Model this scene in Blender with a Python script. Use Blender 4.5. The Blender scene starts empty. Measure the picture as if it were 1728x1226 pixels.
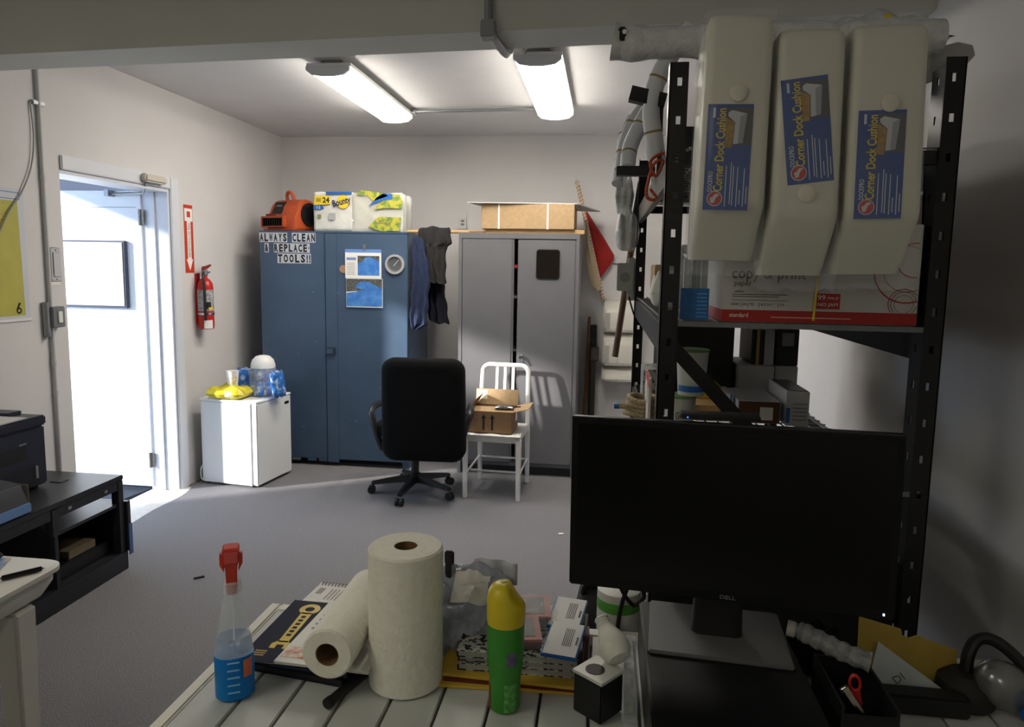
import bpy, bmesh, math, random
from mathutils import Vector, Matrix
random.seed(7)
S = bpy.context.scene
COL = S.collection
R = math.radians
PI = math.pi

# ------------------------------------------------------------------ camera
YAW, PITCH, ROLL = R(7.3), R(6.8), R(0.95)
fwd = Vector((-math.sin(YAW) * math.cos(PITCH), math.cos(YAW) * math.cos(PITCH), -math.sin(PITCH)))
rt = Vector((math.cos(YAW), math.sin(YAW), 0))
up = rt.cross(fwd)
rt2 = rt * math.cos(ROLL) + up * math.sin(ROLL)
up2 = rt2.cross(fwd)
cd = bpy.data.cameras.new('camera')
cd.sensor_fit = 'HORIZONTAL'
cd.sensor_width = 36
cd.lens = 25.0
cd.shift_y = -19 / 1728
cd.clip_start = 0.02
cam = bpy.data.objects.new('camera', cd)
COL.objects.link(cam)
m = Matrix((rt2, up2, -fwd)).transposed().to_4x4()
m.translation = (0, 0, 1.58)
cam.matrix_world = m
S.camera = cam

# ------------------------------------------------------------------ sky, sun, exposure
w = bpy.data.worlds.new('sky')
S.world = w
w.use_nodes = True
bg = w.node_tree.nodes['Background']
bg.inputs['Color'].default_value = (0.52, 0.71, 1.0, 1)
bg.inputs['Strength'].default_value = 5.5
sd = bpy.data.lights.new('sun', 'SUN')
sd.energy = 10.0
sd.angle = R(2.5)
sd.color = (1.0, 0.95, 0.88)
sun = bpy.data.objects.new('sun', sd)
COL.objects.link(sun)
sun.location = (-8, 1, 5)
sun.rotation_euler = Vector((1, 0.61, -0.37)).to_track_quat('-Z', 'Y').to_euler()
S.view_settings.view_transform = 'Standard'
S.view_settings.look = 'None'
S.view_settings.gamma = 1
S.view_settings.use_curve_mapping = False
S.view_settings.exposure = 0.12
REAR = 0.5  # output share of the fill lights added behind the viewer
LAMP = 27.0      # emission of the two ceiling fittings

# ------------------------------------------------------------------ helpers
def lin(v):
    v /= 255.0
    return v / 12.92 if v <= 0.04045 else ((v + 0.055) / 1.055) ** 2.4
def rgb(t):
    return (lin(t[0]), lin(t[1]), lin(t[2]), 1)
MATS = {}
def mat(name, col, rough=0.5, metal=0.0, noise=0.0, scale=30.0, bump=0.0, alpha=1.0, trans=0.0, emit=0.0,
        spec=0.5, col2=None, stretch=None, detail=3.0, thresh=None, ior=1.45):
    """procedural principled material; noise mixes col towards col2 (or a darker col)"""
    if name in MATS:
        return MATS[name]
    mt = bpy.data.materials.new(name)
    mt.use_nodes = True
    nt = mt.node_tree
    b = nt.nodes['Principled BSDF']
    b.inputs['Base Color'].default_value = rgb(col)
    b.inputs['Roughness'].default_value = rough
    b.inputs['Metallic'].default_value = metal
    b.inputs['Specular IOR Level'].default_value = spec
    b.inputs['IOR'].default_value = ior
    if alpha < 1:
        b.inputs['Alpha'].default_value = alpha
    if trans:
        b.inputs['Transmission Weight'].default_value = trans
    if emit:
        b.inputs['Emission Color'].default_value = rgb(col)
        b.inputs['Emission Strength'].default_value = emit
    if noise or bump:
        tc = nt.nodes.new('ShaderNodeTexCoord')
        mp = nt.nodes.new('ShaderNodeMapping')
        if stretch:
            mp.inputs['Scale'].default_value = stretch
        nz = nt.nodes.new('ShaderNodeTexNoise')
        nz.inputs['Scale'].default_value = scale
        nz.inputs['Detail'].default_value = detail
        nt.links.new(tc.outputs['Object'], mp.inputs['Vector'])
        nt.links.new(mp.outputs['Vector'], nz.inputs['Vector'])
        if noise:
            rp = nt.nodes.new('ShaderNodeValToRGB')
            c2 = rgb(col2) if col2 else tuple(x * (1 - noise) for x in rgb(col)[:3]) + (1,)
            lo, hi = thresh if thresh else (0.35, 0.65)
            rp.color_ramp.elements[0].position = lo
            rp.color_ramp.elements[1].position = hi
            rp.color_ramp.elements[0].color = c2
            rp.color_ramp.elements[1].color = rgb(col)
            nt.links.new(nz.outputs['Fac'], rp.inputs['Fac'])
            nt.links.new(rp.outputs['Color'], b.inputs['Base Color'])
        if bump:
            bp = nt.nodes.new('ShaderNodeBump')
            bp.inputs['Strength'].default_value = bump
            bp.inputs['Distance'].default_value = 0.01
            nt.links.new(nz.outputs['Fac'], bp.inputs['Height'])
            nt.links.new(bp.outputs['Normal'], b.inputs['Normal'])
    MATS[name] = mt
    return mt

class MB:
    """collects geometry; build() links it as one mesh object"""
    def __init__(self):
        self.v = []
        self.f = []
        self.mi = []
        self.cur = 0
    def face(self, idx):
        self.f.append(tuple(idx))
        self.mi.append(self.cur)
    def add(self, vs):
        n = len(self.v)
        self.v += [Vector(p) for p in vs]
        return n
    def box(self, lo, hi, M=None, taper=None):
        x0, y0, z0 = lo
        x1, y1, z1 = hi
        p = [Vector(q) for q in ((x0, y0, z0), (x1, y0, z0), (x1, y1, z0), (x0, y1, z0), (x0, y0, z1), (x1, y0, z1), (x1, y1, z1), (x0, y1, z1))]
        if M is not None:
            p = [M @ q for q in p]
        n = self.add(p)
        for q in ((3, 2, 1, 0), (4, 5, 6, 7), (0, 1, 5, 4), (1, 2, 6, 5), (2, 3, 7, 6), (3, 0, 4, 7)):
            self.face([n + i for i in q])
        return self
    def cbox(self, c, s, M=None):
        return self.box([c[i] - s[i] / 2 for i in range(3)], [c[i] + s[i] / 2 for i in range(3)], M)
    def loft(self, rings, cap=True, closed=True):
        """list of equal length rings of points"""
        k = len(rings[0])
        base = [self.add(r) for r in rings]
        for a, b in zip(base, base[1:]):
            for i in range(k if closed else k - 1):
                j = (i + 1) % k
                self.face((a + i, a + j, b + j, b + i))
        if cap:
            self.face([base[0] + i for i in reversed(range(k))])
            self.face([base[-1] + i for i in range(k)])
        return self
    def tube(self, pts, r, n=10, cap=True, sq=False):
        pts = [Vector(p) for p in pts]
        rs = r if isinstance(r, (list, tuple)) else [r] * len(pts)
        rings = []
        t0 = (pts[1] - pts[0]).normalized()
        ref = Vector((0, 0, 1)) if abs(t0.z) < 0.9 else Vector((1, 0, 0))
        u = t0.cross(ref).normalized()
        for i, p in enumerate(pts):
            t = (pts[min(i + 1, len(pts) - 1)] - pts[max(i - 1, 0)]).normalized()
            u = (u - t * u.dot(t)).normalized()
            v = t.cross(u)
            off = PI / n if sq else 0
            rings.append([p + (u * math.cos(2 * PI * k / n + off) + v * math.sin(2 * PI * k / n + off)) * rs[i] for k in range(n)])
        return self.loft(rings, cap)
    def lathe(self, prof, n=24, c=(0, 0, 0), M=None, sx=1.0, sy=1.0):
        rings = []
        for r, z in prof:
            ring = [Vector((c[0] + math.cos(2 * PI * k / n) * r * sx, c[1] + math.sin(2 * PI * k / n) * r * sy, c[2] + z)) for k in range(n)]
            if M is not None:
                ring = [M @ q for q in ring]
            rings.append(ring)
        return self.loft(rings, True)
    def poly(self, pts, d, M=None):
        """flat polygon extruded by the vector d"""
        d = Vector(d)
        a = [Vector(p) for p in pts]
        b = [p + d for p in a]
        if M is not None:
            a = [M @ p for p in a]
            b = [M @ p for p in b]
        n = len(a)
        i0 = self.add(a)
        i1 = self.add(b)
        self.face([i0 + i for i in reversed(range(n))])
        self.face([i1 + i for i in range(n)])
        for i in range(n):
            j = (i + 1) % n
            self.face((i0 + i, i0 + j, i1 + j, i1 + i))
        return self
    def grid(self, fn, nu, nv):
        n = self.add([fn(i / nu, j / nv) for j in range(nv + 1) for i in range(nu + 1)])
        k = nu + 1
        for j in range(nv):
            for i in range(nu):
                self.face((n + j * k + i, n + j * k + i + 1, n + (j + 1) * k + i + 1, n + (j + 1) * k + i))
        return self
    def build(self, name, mats, parent=None, world=True, bevel=0.0, seg=2, smooth=False, sub=0, solid=0.0, angle=35):
        vs = self.v
        if parent is None:
            xs = [p.x for p in vs]; ys = [p.y for p in vs]; zs = [p.z for p in vs]
            o = Vector(((min(xs) + max(xs)) / 2, (min(ys) + max(ys)) / 2, min(zs)))
            vs = [p - o for p in vs]
        else:
            o = Vector((0, 0, 0))
            if world:
                q = parent
                inv = Matrix()
                chain = []
                while q is not None:
                    chain.append(q)
                    q = q.parent
                for q in reversed(chain):
                    inv = inv @ Matrix.LocRotScale(q.location, q.rotation_euler, q.scale)
                inv = inv.inverted()
                vs = [inv @ p for p in vs]
        me = bpy.data.meshes.new(name)
        me.from_pydata([tuple(p) for p in vs], [], self.f)
        for q in (mats if isinstance(mats, (list, tuple)) else [mats]):
            me.materials.append(q)
        me.polygons.foreach_set('material_index', self.mi)
        bm = bmesh.new()
        bm.from_mesh(me)
        bmesh.ops.recalc_face_normals(bm, faces=bm.faces)
        if bevel:
            es = [e for e in bm.edges if len(e.link_faces) == 2 and e.calc_face_angle(0) > R(28)]
            bmesh.ops.bevel(bm, geom=es, offset=bevel, segments=seg, affect='EDGES', clamp_overlap=True)
        bm.to_mesh(me)
        bm.free()
        if smooth or bevel:
            me.polygons.foreach_set('use_smooth', [True] * len(me.polygons))
            me.set_sharp_from_angle(angle=R(angle))
        ob = bpy.data.objects.new(name, me)
        COL.objects.link(ob)
        ob.location = o
        if parent is not None:
            ob.parent = parent
        if solid:
            md = ob.modifiers.new('thick', 'SOLIDIFY')
            md.thickness = solid
            md.offset = 0
        if sub:
            md = ob.modifiers.new('sub', 'SUBSURF')
            md.levels = md.render_levels = sub
        return ob

def tag(o, label=None, cat=None, group=None, kind=None):
    if label: o['label'] = label
    if cat: o['category'] = cat
    if group: o['group'] = group
    if kind: o['kind'] = kind
    return o
def thing(name, label, cat, loc=(0, 0, 0), rz=0.0, group=None, kind=None, rot=None):
    o = bpy.data.objects.new(name, None)
    COL.objects.link(o)
    o.empty_display_size = 0.05
    o.location = loc
    o.rotation_euler = rot if rot else (0, 0, rz)
    return tag(o, label, cat, group, kind)
def bx(name, lo, hi, mt, parent=None, world=True, bevel=0.0, seg=2):
    return MB().box(lo, hi).build(name, mt, parent, world, bevel, seg)
def tb(name, pts, r, mt, parent=None, world=True, n=10):
    return MB().tube(pts, r, n).build(name, mt, parent, world, smooth=True)
def bez(pts, k=8):
    """catmull-rom through points"""
    pts = [Vector(p) for p in pts]
    q = [pts[0] * 2 - pts[1]] + pts + [pts[-1] * 2 - pts[-2]]
    out = []
    for i in range(1, len(q) - 2):
        for j in range(k):
            t = j / k
            a, b, c, d = q[i - 1], q[i], q[i + 1], q[i + 2]
            out.append(0.5 * ((2 * b) + (c - a) * t + (2 * a - 5 * b + 4 * c - d) * t * t + (3 * b - a - 3 * c + d) * t ** 3))
    out.append(pts[-1])
    return out
FACE = {'-y': Matrix.Rotation(R(90), 4, 'X'),
        '+x': Matrix.Rotation(R(90), 4, 'Z') @ Matrix.Rotation(R(90), 4, 'X'),
        '+z': Matrix()}
def text(s, cx, cy, w_, h_, mt, parent, M, name='lettering', ext=0.0004, world=True, spin=0.0, bold=0.0):
    """lettering fitted to w x h around (cx, cy) in the plane of matrix M (M: plane -> world)"""
    cu = bpy.data.curves.new('t', 'FONT')
    cu.body = s
    cu.extrude = 0.01
    cu.resolution_u = 2
    cu.offset = bold
    ob = bpy.data.objects.new('t', cu)
    COL.objects.link(ob)
    dg = bpy.context.evaluated_depsgraph_get()
    me = bpy.data.meshes.new_from_object(ob.evaluated_get(dg))
    vs = [v.co.copy() for v in me.vertices]
    fs = [tuple(p.vertices) for p in me.polygons]
    bpy.data.objects.remove(ob)
    bpy.data.meshes.remove(me)
    bpy.data.curves.remove(cu)
    xs = [v.x for v in vs]; ys = [v.y for v in vs]
    mx, my = (min(xs) + max(xs)) / 2, (min(ys) + max(ys)) / 2
    sx = w_ / max(1e-6, max(xs) - min(xs))
    sy = h_ / max(1e-6, max(ys) - min(ys))
    Ms = Matrix.Rotation(spin, 4, 'Z')
    b = MB()
    b.v = [M @ (Matrix.Translation((cx, cy, 0)) @ (Ms @ Vector(((v.x - mx) * sx, (v.y - my) * sy, v.z / 0.01 * ext)))) for v in vs]
    b.f = fs
    b.mi = [0] * len(fs)
    return b.build(name, mt, parent, world)
def plane(face, origin):
    return Matrix.Translation(origin) @ FACE[face]
def disc(cx, cy, r, M, d=0.0006, n=28, r2=None):
    """disc or ring in plane M as an MB"""
    b = MB()
    if r2 is None:
        b.poly([(cx + r * math.cos(2 * PI * k / n), cy + r * math.sin(2 * PI * k / n), 0) for k in range(n)], (0, 0, d), M)
    else:
        rings = []
        for rr, zz in ((r, 0), (r, d), (r2, d), (r2, 0), (r, 0)):
            rings.append([M @ Vector((cx + rr * math.cos(2 * PI * k / n), cy + rr * math.sin(2 * PI * k / n), zz)) for k in range(n)])
        b.loft(rings, False)
    return b
def lines(rects, M, d=0.0005):
    b = MB()
    for x0, y0, x1, y1 in rects:
        b.box((x0, y0, 0), (x1, y1, d), M)
    return b
def copy_tree(o, parent=None):
    c = o.copy()
    COL.objects.link(c)
    c.parent = parent
    for ch in list(o.children):
        copy_tree(ch, c)
    return c

# ------------------------------------------------------------------ materials
WALL = mat('wall_paint', (213, 211, 211), 0.75, noise=0.04, scale=3, bump=0.05)
CEIL = mat('ceiling_paint', (224, 223, 224), 0.8, noise=0.03, scale=4)
CARPET = mat('carpet', (134, 133, 137), 0.95, noise=0.28, scale=160, bump=0.6, spec=0.1)
TRIMW = mat('white_gloss_trim', (215, 218, 226), 0.35)
WHITE = mat('white_plastic', (228, 228, 224), 0.4)
BLACK = mat('black_plastic', (22, 22, 24), 0.45)
BLACKM = mat('black_powder_coat', (30, 30, 32), 0.4, spec=0.4)
BLACKF = mat('black_fabric', (17, 17, 18), 0.9, noise=0.3, scale=300, bump=0.2, spec=0.2)
CHROME = mat('chrome', (200, 202, 205), 0.18, metal=1)
STEEL = mat('galvanised_steel', (150, 152, 155), 0.4, metal=0.7)
PAPER = mat('white_paper', (232, 231, 226), 0.7)
INK = mat('black_ink', (18, 18, 20), 0.6)
GREYINK = mat('grey_print', (120, 120, 124), 0.6)
CARD = mat('cardboard', (176, 148, 112), 0.8, noise=0.12, scale=40)
CARDD = mat('cardboard_brown', (134, 103, 74), 0.8, noise=0.12, scale=40)
CLEAR = mat('clear_film', (235, 238, 242), 0.12, alpha=0.11)
CLEARP = mat('clear_plastic', (225, 232, 238), 0.08, alpha=0.22)
WOOD = mat('light_wood', (196, 158, 104), 0.55, noise=0.2, scale=12, stretch=(1, 12, 12))
REDP = mat('red_print', (178, 34, 28), 0.5)
BLUEP = mat('blue_print', (36, 96, 170), 0.5)
YEL = mat('yellow_print', (226, 200, 40), 0.5)

# ------------------------------------------------------------------ the room
XL, XR, YB, YR, ZC = -2.90, 1.0, 6.2, -4.0, 2.70
DY0, DY1, DZ = 3.53, 4.50, 2.06
tag(bx('floor', (XL, YR, -0.05), (XR, YB, 0), CARPET), 'grey carpet covering the whole floor', kind='structure')
b = MB()
b.box((XL - 0.2, YR, 0), (XL, DY0, ZC)); b.box((XL - 0.2, DY1, 0), (XL, YB, ZC)); b.box((XL - 0.2, DY0, DZ), (XL, DY1, ZC))
tag(b.build('wall_left', WALL), 'white painted wall with the open doorway', kind='structure')
tag(bx('wall_back', (XL - 0.2, YB, 0), (XR + 0.2, YB + 0.15, ZC), WALL), 'white painted wall behind the steel cabinets', kind='structure')
tag(bx('wall_right', (XR, YR, 0), (XR + 0.15, YB, ZC), WALL), 'white painted wall beside the black rack', kind='structure')
tag(bx('wall_rear', (XL - 0.2, YR - 0.15, 0), (XR + 0.15, YR, ZC), WALL), 'white painted wall behind the viewer', kind='structure')
d2_ = thing('door_2', 'dark brown door in the wall behind the viewer', None, (-1.2, YR, 0), kind='structure')  # added door, gives the cabinet mirror something dark to reflect
bx('leaf', (-1.75, YR, 0), (-0.75, YR + 0.03, 2.05), mat('door_brown', (58, 44, 36), 0.4), d2_, bevel=0.004)
MB().lathe([(0.012, 0), (0.025, 0.03), (0.025, 0.05), (0.01, 0.06)], 14, (0, 0, 0), Matrix.Translation((-0.85, YR + 0.03, 1.0)) @ Matrix.Rotation(R(-90), 4, 'X')).build('knob', CHROME, d2_, smooth=True)
tag(bx('ceiling', (XL - 0.2, YR - 0.15, ZC), (XR + 0.15, YB + 0.15, ZC + 0.1), CEIL), 'flat white ceiling', kind='structure')
BEAM = mat('beam_paint', (212, 213, 206), 0.75, noise=0.04, scale=3)
b = MB().poly([(XL, 2.735, 2.40), (XR, 2.487, 2.40), (XR, 2.69, 2.40), (XL, 2.945, 2.40)], (0, 0, 0.3))
tag(b.build('trim_1', BEAM), 'painted ceiling beam crossing the room', kind='structure')
CONC = mat('concrete', (205, 203, 198), 0.8, noise=0.1, scale=20)
tag(bx('trim_2', (XL - 0.2, DY0, -0.06), (XL, DY1, -0.004), CONC), 'pale concrete door sill', kind='structure')
tag(bx('ground_outside', (-14, -6, -0.1), (XL - 0.2, 14, -0.03), mat('pavement', (150, 148, 142), 0.9, noise=0.15, scale=8)), 'pale paving outside the doorway', kind='structure')
DARK = mat('dark_awning', (40, 46, 60), 0.8)
tag(bx('awning', (-4.49, 2.2, 2.33), (XL - 0.2, 7.5, 2.40), DARK), 'dark awning over the doorway outside', kind='structure')
tag(bx('wall_garden', (-4.95, -3.0, -0.03), (-4.75, 2.95, 2.05), CONC), 'pale garden wall outside left of the doorway', kind='structure')  # unseen wall added outside to block part of the sun
tag(bx('wall_outside', (-10, 8.0, -0.03), (-2.2, 8.2, 3.6), DARK), 'dark building wall across the yard outside', kind='structure')
# carpet lip curling at the doorway
b = MB()
def lip(u, v):
    y = DY0 + 0.02 + u * (DY1 - DY0 + 0.03)
    e = 0.05 + 0.06 * math.sin(u * PI) + 0.02 * math.sin(u * 9)
    return (XL + e * v - 0.01, y, 0.001 + 0.006 * (1 - v))
tag(b.grid(lip, 16, 3).build('trim_3', CONC, smooth=True), 'pale strip of bare floor along the doorway', kind='structure')

# door
dr = thing('door_1', 'white door standing open to the outside', None, (XL - 0.1, DY1, 0), kind='structure')
bx('casing', (XL, DY1 - 0.005, 0), (XL + 0.016, DY1 + 0.085, DZ + 0.075), TRIMW, dr, bevel=0.004)
bx('casing', (XL, DY0 + 0.005, DZ), (XL + 0.016, DY1 - 0.005, DZ + 0.075), TRIMW, dr, bevel=0.004)
bx('jamb', (XL - 0.2, DY1 - 0.022, 0), (XL, DY1 - 0.001, DZ), TRIMW, dr)
bx('jamb', (XL - 0.2, DY0 + 0.001, DZ - 0.022), (XL, DY1 - 0.022, DZ - 0.001), TRIMW, dr)
bx('door_stop', (XL - 0.13, DY1 - 0.034, 0), (XL - 0.09, DY1 - 0.022, DZ - 0.022), TRIMW, dr, bevel=0.003)
lf = bx('leaf', (-4.03, 4.465, 0.02), (-3.085, 4.505, 2.045), mat('door_white', (232, 235, 240), 0.35), dr, bevel=0.003)
bx('rail_groove', (-4.0, 4.463, 1.935), (-3.12, 4.466, 1.938), GREYINK, lf)
BRASS = mat('worn_brass', (140, 138, 134), 0.4, metal=0.5, noise=0.3, scale=60)
for z in (1.82, 0.16):
    h = bx('hinge', (-3.092, 4.457, z), (-3.062, 4.465, z + 0.1), BRASS, dr, bevel=0.002)
    tb('hinge_pin', [(-3.09, 4.452, z - 0.004), (-3.09, 4.452, z + 0.104)], 0.008, BRASS, h)
cl = bx('door_closer', (XL + 0.016, 4.18, 2.075), (XL + 0.06, 4.40, 2.125), mat('closer_beige', (196, 190, 178), 0.45), dr, bevel=0.01)
MB().box((-3.30, 4.40, 2.005), (-3.27, 4.465, 2.045)).build('arm_shoe', STEEL, dr)
tb('closer_arm', [(XL + 0.03, 4.22, 2.07), (XL - 0.09, 4.36, 2.02), (-3.285, 4.43, 2.02)], 0.008, STEEL, dr, n=6)
fr = thing('framed_notice', 'framed white notice hung on the open door', 'notice', (-3.47, 4.46, 1.27))
FP = plane('-y', (0, 4.463, 0))
bx('frame', (-3.74, 4.435, 1.262), (-3.195, 4.4645, 1.715), mat('dark_blue_frame', (58, 66, 86), 0.4), fr, bevel=0.004)
b = MB()
for lo, hi in (((-3.725, 1.278), (-3.212, 1.296)), ((-3.725, 1.684), (-3.212, 1.702)), ((-3.725, 1.296), (-3.708, 1.684)), ((-3.229, 1.296), (-3.212, 1.684))):
    b.box((lo[0], 4.43, lo[1]), (hi[0], 4.436, hi[1]))
b.build('gilt_moulding', mat('gilt', (205, 196, 170), 0.4), fr)
bx('sheet', (-3.708, 4.4335, 1.296), (-3.229, 4.4352, 1.684), PAPER, fr)
lines([(-3.62, 1.60, -3.26, 1.606), (-3.58, 1.572, -3.28, 1.579), (-3.56, 1.548, -3.30, 1.555), (-3.45, 1.51, -3.27, 1.517), (-3.40, 1.47, -3.27, 1.476)], plane('-y', (0, 4.4336, 0)), 0.0004).build('print_lines', mat('faint_print', (175, 180, 190), 0.7), fr)
b = MB().box((-0.4, -0.2, 0), (0.4, 0.2, 0.02), Matrix.Translation((-3.53, 4.50, -0.03)) @ Matrix.Rotation(R(-8), 4, 'Z'))
tag(b.build('doormat', mat('doormat_navy', (34, 44, 58), 0.95, noise=0.3, scale=120, bump=0.4), bevel=0.004), 'dark navy doormat under the open door', 'doormat')

# ------------------------------------------------------------------ left wall
X = XL
ch = thing('wall_chart', 'yellow area wall chart with blue header box on the left wall', 'chart', (X, 2.95, 1.29))
bx('sheet', (X + 0.0005, 2.62, 1.285), (X + 0.004, 3.275, 1.925), mat('chart_paper', (200, 204, 212), 0.6), ch)
CP = plane('+x', (X + 0.004, 0, 0))
MB().poly([(2.62, 1.30, 0), (3.245, 1.30, 0), (3.235, 1.865, 0), (2.62, 1.865, 0)], (0, 0, 0.0006), CP).build('land_area', mat('chart_yellow', (186, 180, 84), 0.6, noise=0.10, scale=9), ch)
lines([(2.62, 1.872, 3.25, 1.876), (2.62, 1.904, 3.25, 1.908), (3.246, 1.872, 3.25, 1.908)], CP, 0.0008).build('header_outline', mat('chart_blue', (110, 130, 170), 0.6), ch)
MB().poly([(2.62, 1.30, 0.0006), (3.02, 1.30, 0.0006), (2.99, 1.42, 0.0006), (2.97, 1.55, 0.0006), (2.9, 1.6, 0.0006), (2.62, 1.5, 0.0006)], (0, 0, 0.0005), CP).build('water_area', mat('chart_water', (176, 188, 206), 0.6), ch)
b = MB()
for i in range(26):
    y, z = 3.12 + random.random() * 0.09 - random.random() * 0.2, 1.855 - random.random() * 0.09
    b.box((y, z, 0.0006), (y + 0.006, z + 0.004, 0.0012), CP)
b.build('red_marks', REDP, ch)
b = MB()
b.loft([[CP @ Vector((3.205 + 0.016 * math.cos(a) * s, 1.325 + 0.016 * math.sin(a) * s, d)) for a in [2 * PI * k / 16 for k in range(16)]] for s, d in ((1, 0.0006), (1, 0.0014), (0.5, 0.0014), (0.5, 0.0006))], False)
b.poly([(3.188, 1.33, 0.0006), (3.198, 1.33, 0.0006), (3.218, 1.362, 0.0006), (3.206, 1.365, 0.0006)], (0, 0, 0.0008), CP)
b.build('black_symbol', INK, ch)
bx('bottom_rail', (X + 0.0005, 2.62, 1.272), (X + 0.007, 3.28, 1.285), WHITE, ch)

cp = thing('conduit_pipe', 'grey painted conduit pipe running down beside the doorway', 'conduit', (X + 0.014, 3.40, 0))
PIPE = mat('painted_pipe', (192, 192, 192), 0.5)
tb('pipe', [(X + 0.014, 3.40, 0.0), (X + 0.014, 3.40, 2.7)], 0.0105, PIPE, cp, n=12)
for z in (0.86, 1.02, 1.98):
    tb('coupling', [(X + 0.014, 3.40, z), (X + 0.014, 3.40, z + 0.03)], 0.0135, PIPE, cp, n=12)
bx('clip', (X, 3.36, 2.36), (X + 0.02, 3.44, 2.38), STEEL, cp, bevel=0.003)
tag(tb('hanging_cable', bez([(X + 0.008, 3.352, 2.37), (X + 0.012, 3.357, 2.2), (X + 0.012, 3.33, 2.047), (X + 0.014, 3.255, 1.908), (X + 0.014, 3.165, 1.80), (X + 0.012, 3.08, 1.66), (X + 0.012, 3.0, 1.58)]), 0.004, mat('cable_grey', (150, 150, 146), 0.5), n=6), 'thin pale cable looping down across the wall chart', 'cable')
sw = thing('light_switch', 'grey metal light switch box with white rocker by the door', 'switch', (X + 0.03, 3.44, 1.23))
bx('box', (X, 3.375, 1.225), (X + 0.045, 3.462, 1.335), mat('switch_grey', (132, 134, 138), 0.4, metal=0.4), sw, bevel=0.004)
bx('rocker', (X + 0.045, 3.408, 1.25), (X + 0.052, 3.437, 1.31), WHITE, sw, bevel=0.002)
tb('conduit_elbow', [(X + 0.014, 3.365, 1.18), (X + 0.014, 3.365, 1.36)], 0.018, STEEL, sw, n=12)
bp = thing('blank_plate', 'white blank cover plate above the light switch', 'cover plate', (X, 3.465, 1.46))
bx('plate', (X + 0.0005, 3.425, 1.465), (X + 0.008, 3.50, 1.645), mat('plate_white', (190, 190, 192), 0.5), bp, bevel=0.004)
bx('raised_centre', (X + 0.008, 3.44, 1.49), (X + 0.012, 3.485, 1.62), MATS['plate_white'], bp, bevel=0.003)
for z in (1.478, 1.632):
    tb('screw', [(X + 0.008, 3.462, z), (X + 0.0105, 3.462, z)], 0.004, GREYINK, bp, n=8)
bx('torn_tape', (X + 0.0005, 3.425, 1.445), (X + 0.003, 3.49, 1.464), PAPER, bp)

SP = plane('+x', (X + 0.003, 0, 0))
sg = thing('extinguisher_sign', 'tall red sign with white arrow above the fire extinguisher', 'sign', (X, 4.71, 1.51))
SIGNR = mat('sign_red', (196, 62, 40), 0.5)
bx('panel', (X + 0.0005, 4.655, 1.505), (X + 0.003, 4.76, 1.975), SIGNR, sg)
MB().poly([(4.672, 1.60, 0), (4.686, 1.60, 0), (4.686, 1.862, 0), (4.672, 1.862, 0), (4.66, 1.862, 0), (4.66, 1.95, 0), (4.755, 1.95, 0), (4.755, 1.862, 0), (4.73, 1.862, 0), (4.73, 1.60, 0), (4.747, 1.60, 0), (4.708, 1.52, 0), (4.669, 1.60, 0)], (0, 0, 0.0006), SP).build('white_arrow', PAPER, sg)
MB().box((4.688, 1.89, 0.0006), (4.728, 1.93, 0.0014), SP).build('fire_symbol', SIGNR, sg)
text('FIRE EXTINGUISHER', 4.708, 1.73, 0.235, 0.024, GREYINK, sg, plane('+x', (X + 0.0042, 0, 0)), spin=R(-90))

ex = thing('fire_extinguisher', 'red fire extinguisher with silver label on the wall below its sign', 'fire extinguisher', (X + 0.065, 4.78, 1.10))
EXR = mat('extinguisher_red', (190, 40, 34), 0.3)
ec = (X + 0.065, 4.785, 0)
MB().lathe([(0.01, 1.10), (0.05, 1.105), (0.054, 1.12), (0.054, 1.40), (0.05, 1.43), (0.036, 1.455), (0.018, 1.468), (0.016, 1.49)], 24, ec).build('cylinder', EXR, ex, smooth=True)
def band(z0, z1, r, a0, a1, mt, nm, par, cen=ec):
    b_ = MB()
    k = 14
    b_.loft([[Vector((cen[0] + rr * math.cos(a0 + (a1 - a0) * i / k), cen[1] + rr * math.sin(a0 + (a1 - a0) * i / k), zz)) for i in range(k + 1)] for rr, zz in ((r, z0), (r, z1), (r + 0.0006, z1), (r + 0.0006, z0))], False, False)
    return b_.build(nm, mt, par, smooth=True)
band(1.235, 1.385, 0.0545, R(-140), R(60), mat('label_silver', (176, 176, 180), 0.45, noise=0.5, scale=70, thresh=(0.45, 0.5)), 'label', ex)
band(1.25, 1.30, 0.0552, R(-60), R(-20), INK, 'label_panel', ex)
band(1.245, 1.262, 0.0555, R(-40), R(-5), YEL, 'label_mark', ex)
band(1.11, 1.17, 0.0545, R(-75), R(-10), PAPER, 'inspection_tag', ex)
MB().lathe([(0.0556, 1.205), (0.058, 1.207), (0.058, 1.222), (0.0556, 1.224)], 24, ec).build('strap', CHROME, ex, smooth=True)
MB().lathe([(0.017, 1.485), (0.022, 1.49), (0.022, 1.52), (0.014, 1.53)], 16, ec).build('valve', STEEL, ex, smooth=True)
MB().poly([(4.755, 1.525, -0.008), (4.80, 1.53, -0.008), (4.86, 1.556, -0.008), (4.858, 1.565, -0.008), (4.79, 1.552, -0.008), (4.765, 1.55, -0.008)], (0, 0, 0.016), plane('+x', (ec[0], 0, 0))).build('handle', mat('handle_dark_red', (130, 44, 36), 0.5), ex)
MB().poly([(4.80, 1.50, -0.006), (4.85, 1.505, -0.006), (4.85, 1.515, -0.006), (4.80, 1.512, -0.006)], (0, 0, 0.012), plane('+x', (ec[0], 0, 0))).build('lever', STEEL, ex)
tb('hose', bez([(ec[0], 4.765, 1.505), (ec[0] + 0.02, 4.728, 1.48), (ec[0] + 0.03, 4.722, 1.38), (ec[0] + 0.03, 4.724, 1.25), (ec[0] + 0.03, 4.727, 1.17)]), 0.009, BLACK, ex, n=8)
bx('wall_bracket', (X, 4.76, 1.14), (X + 0.012, 4.81, 1.50), EXR, ex)

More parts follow.
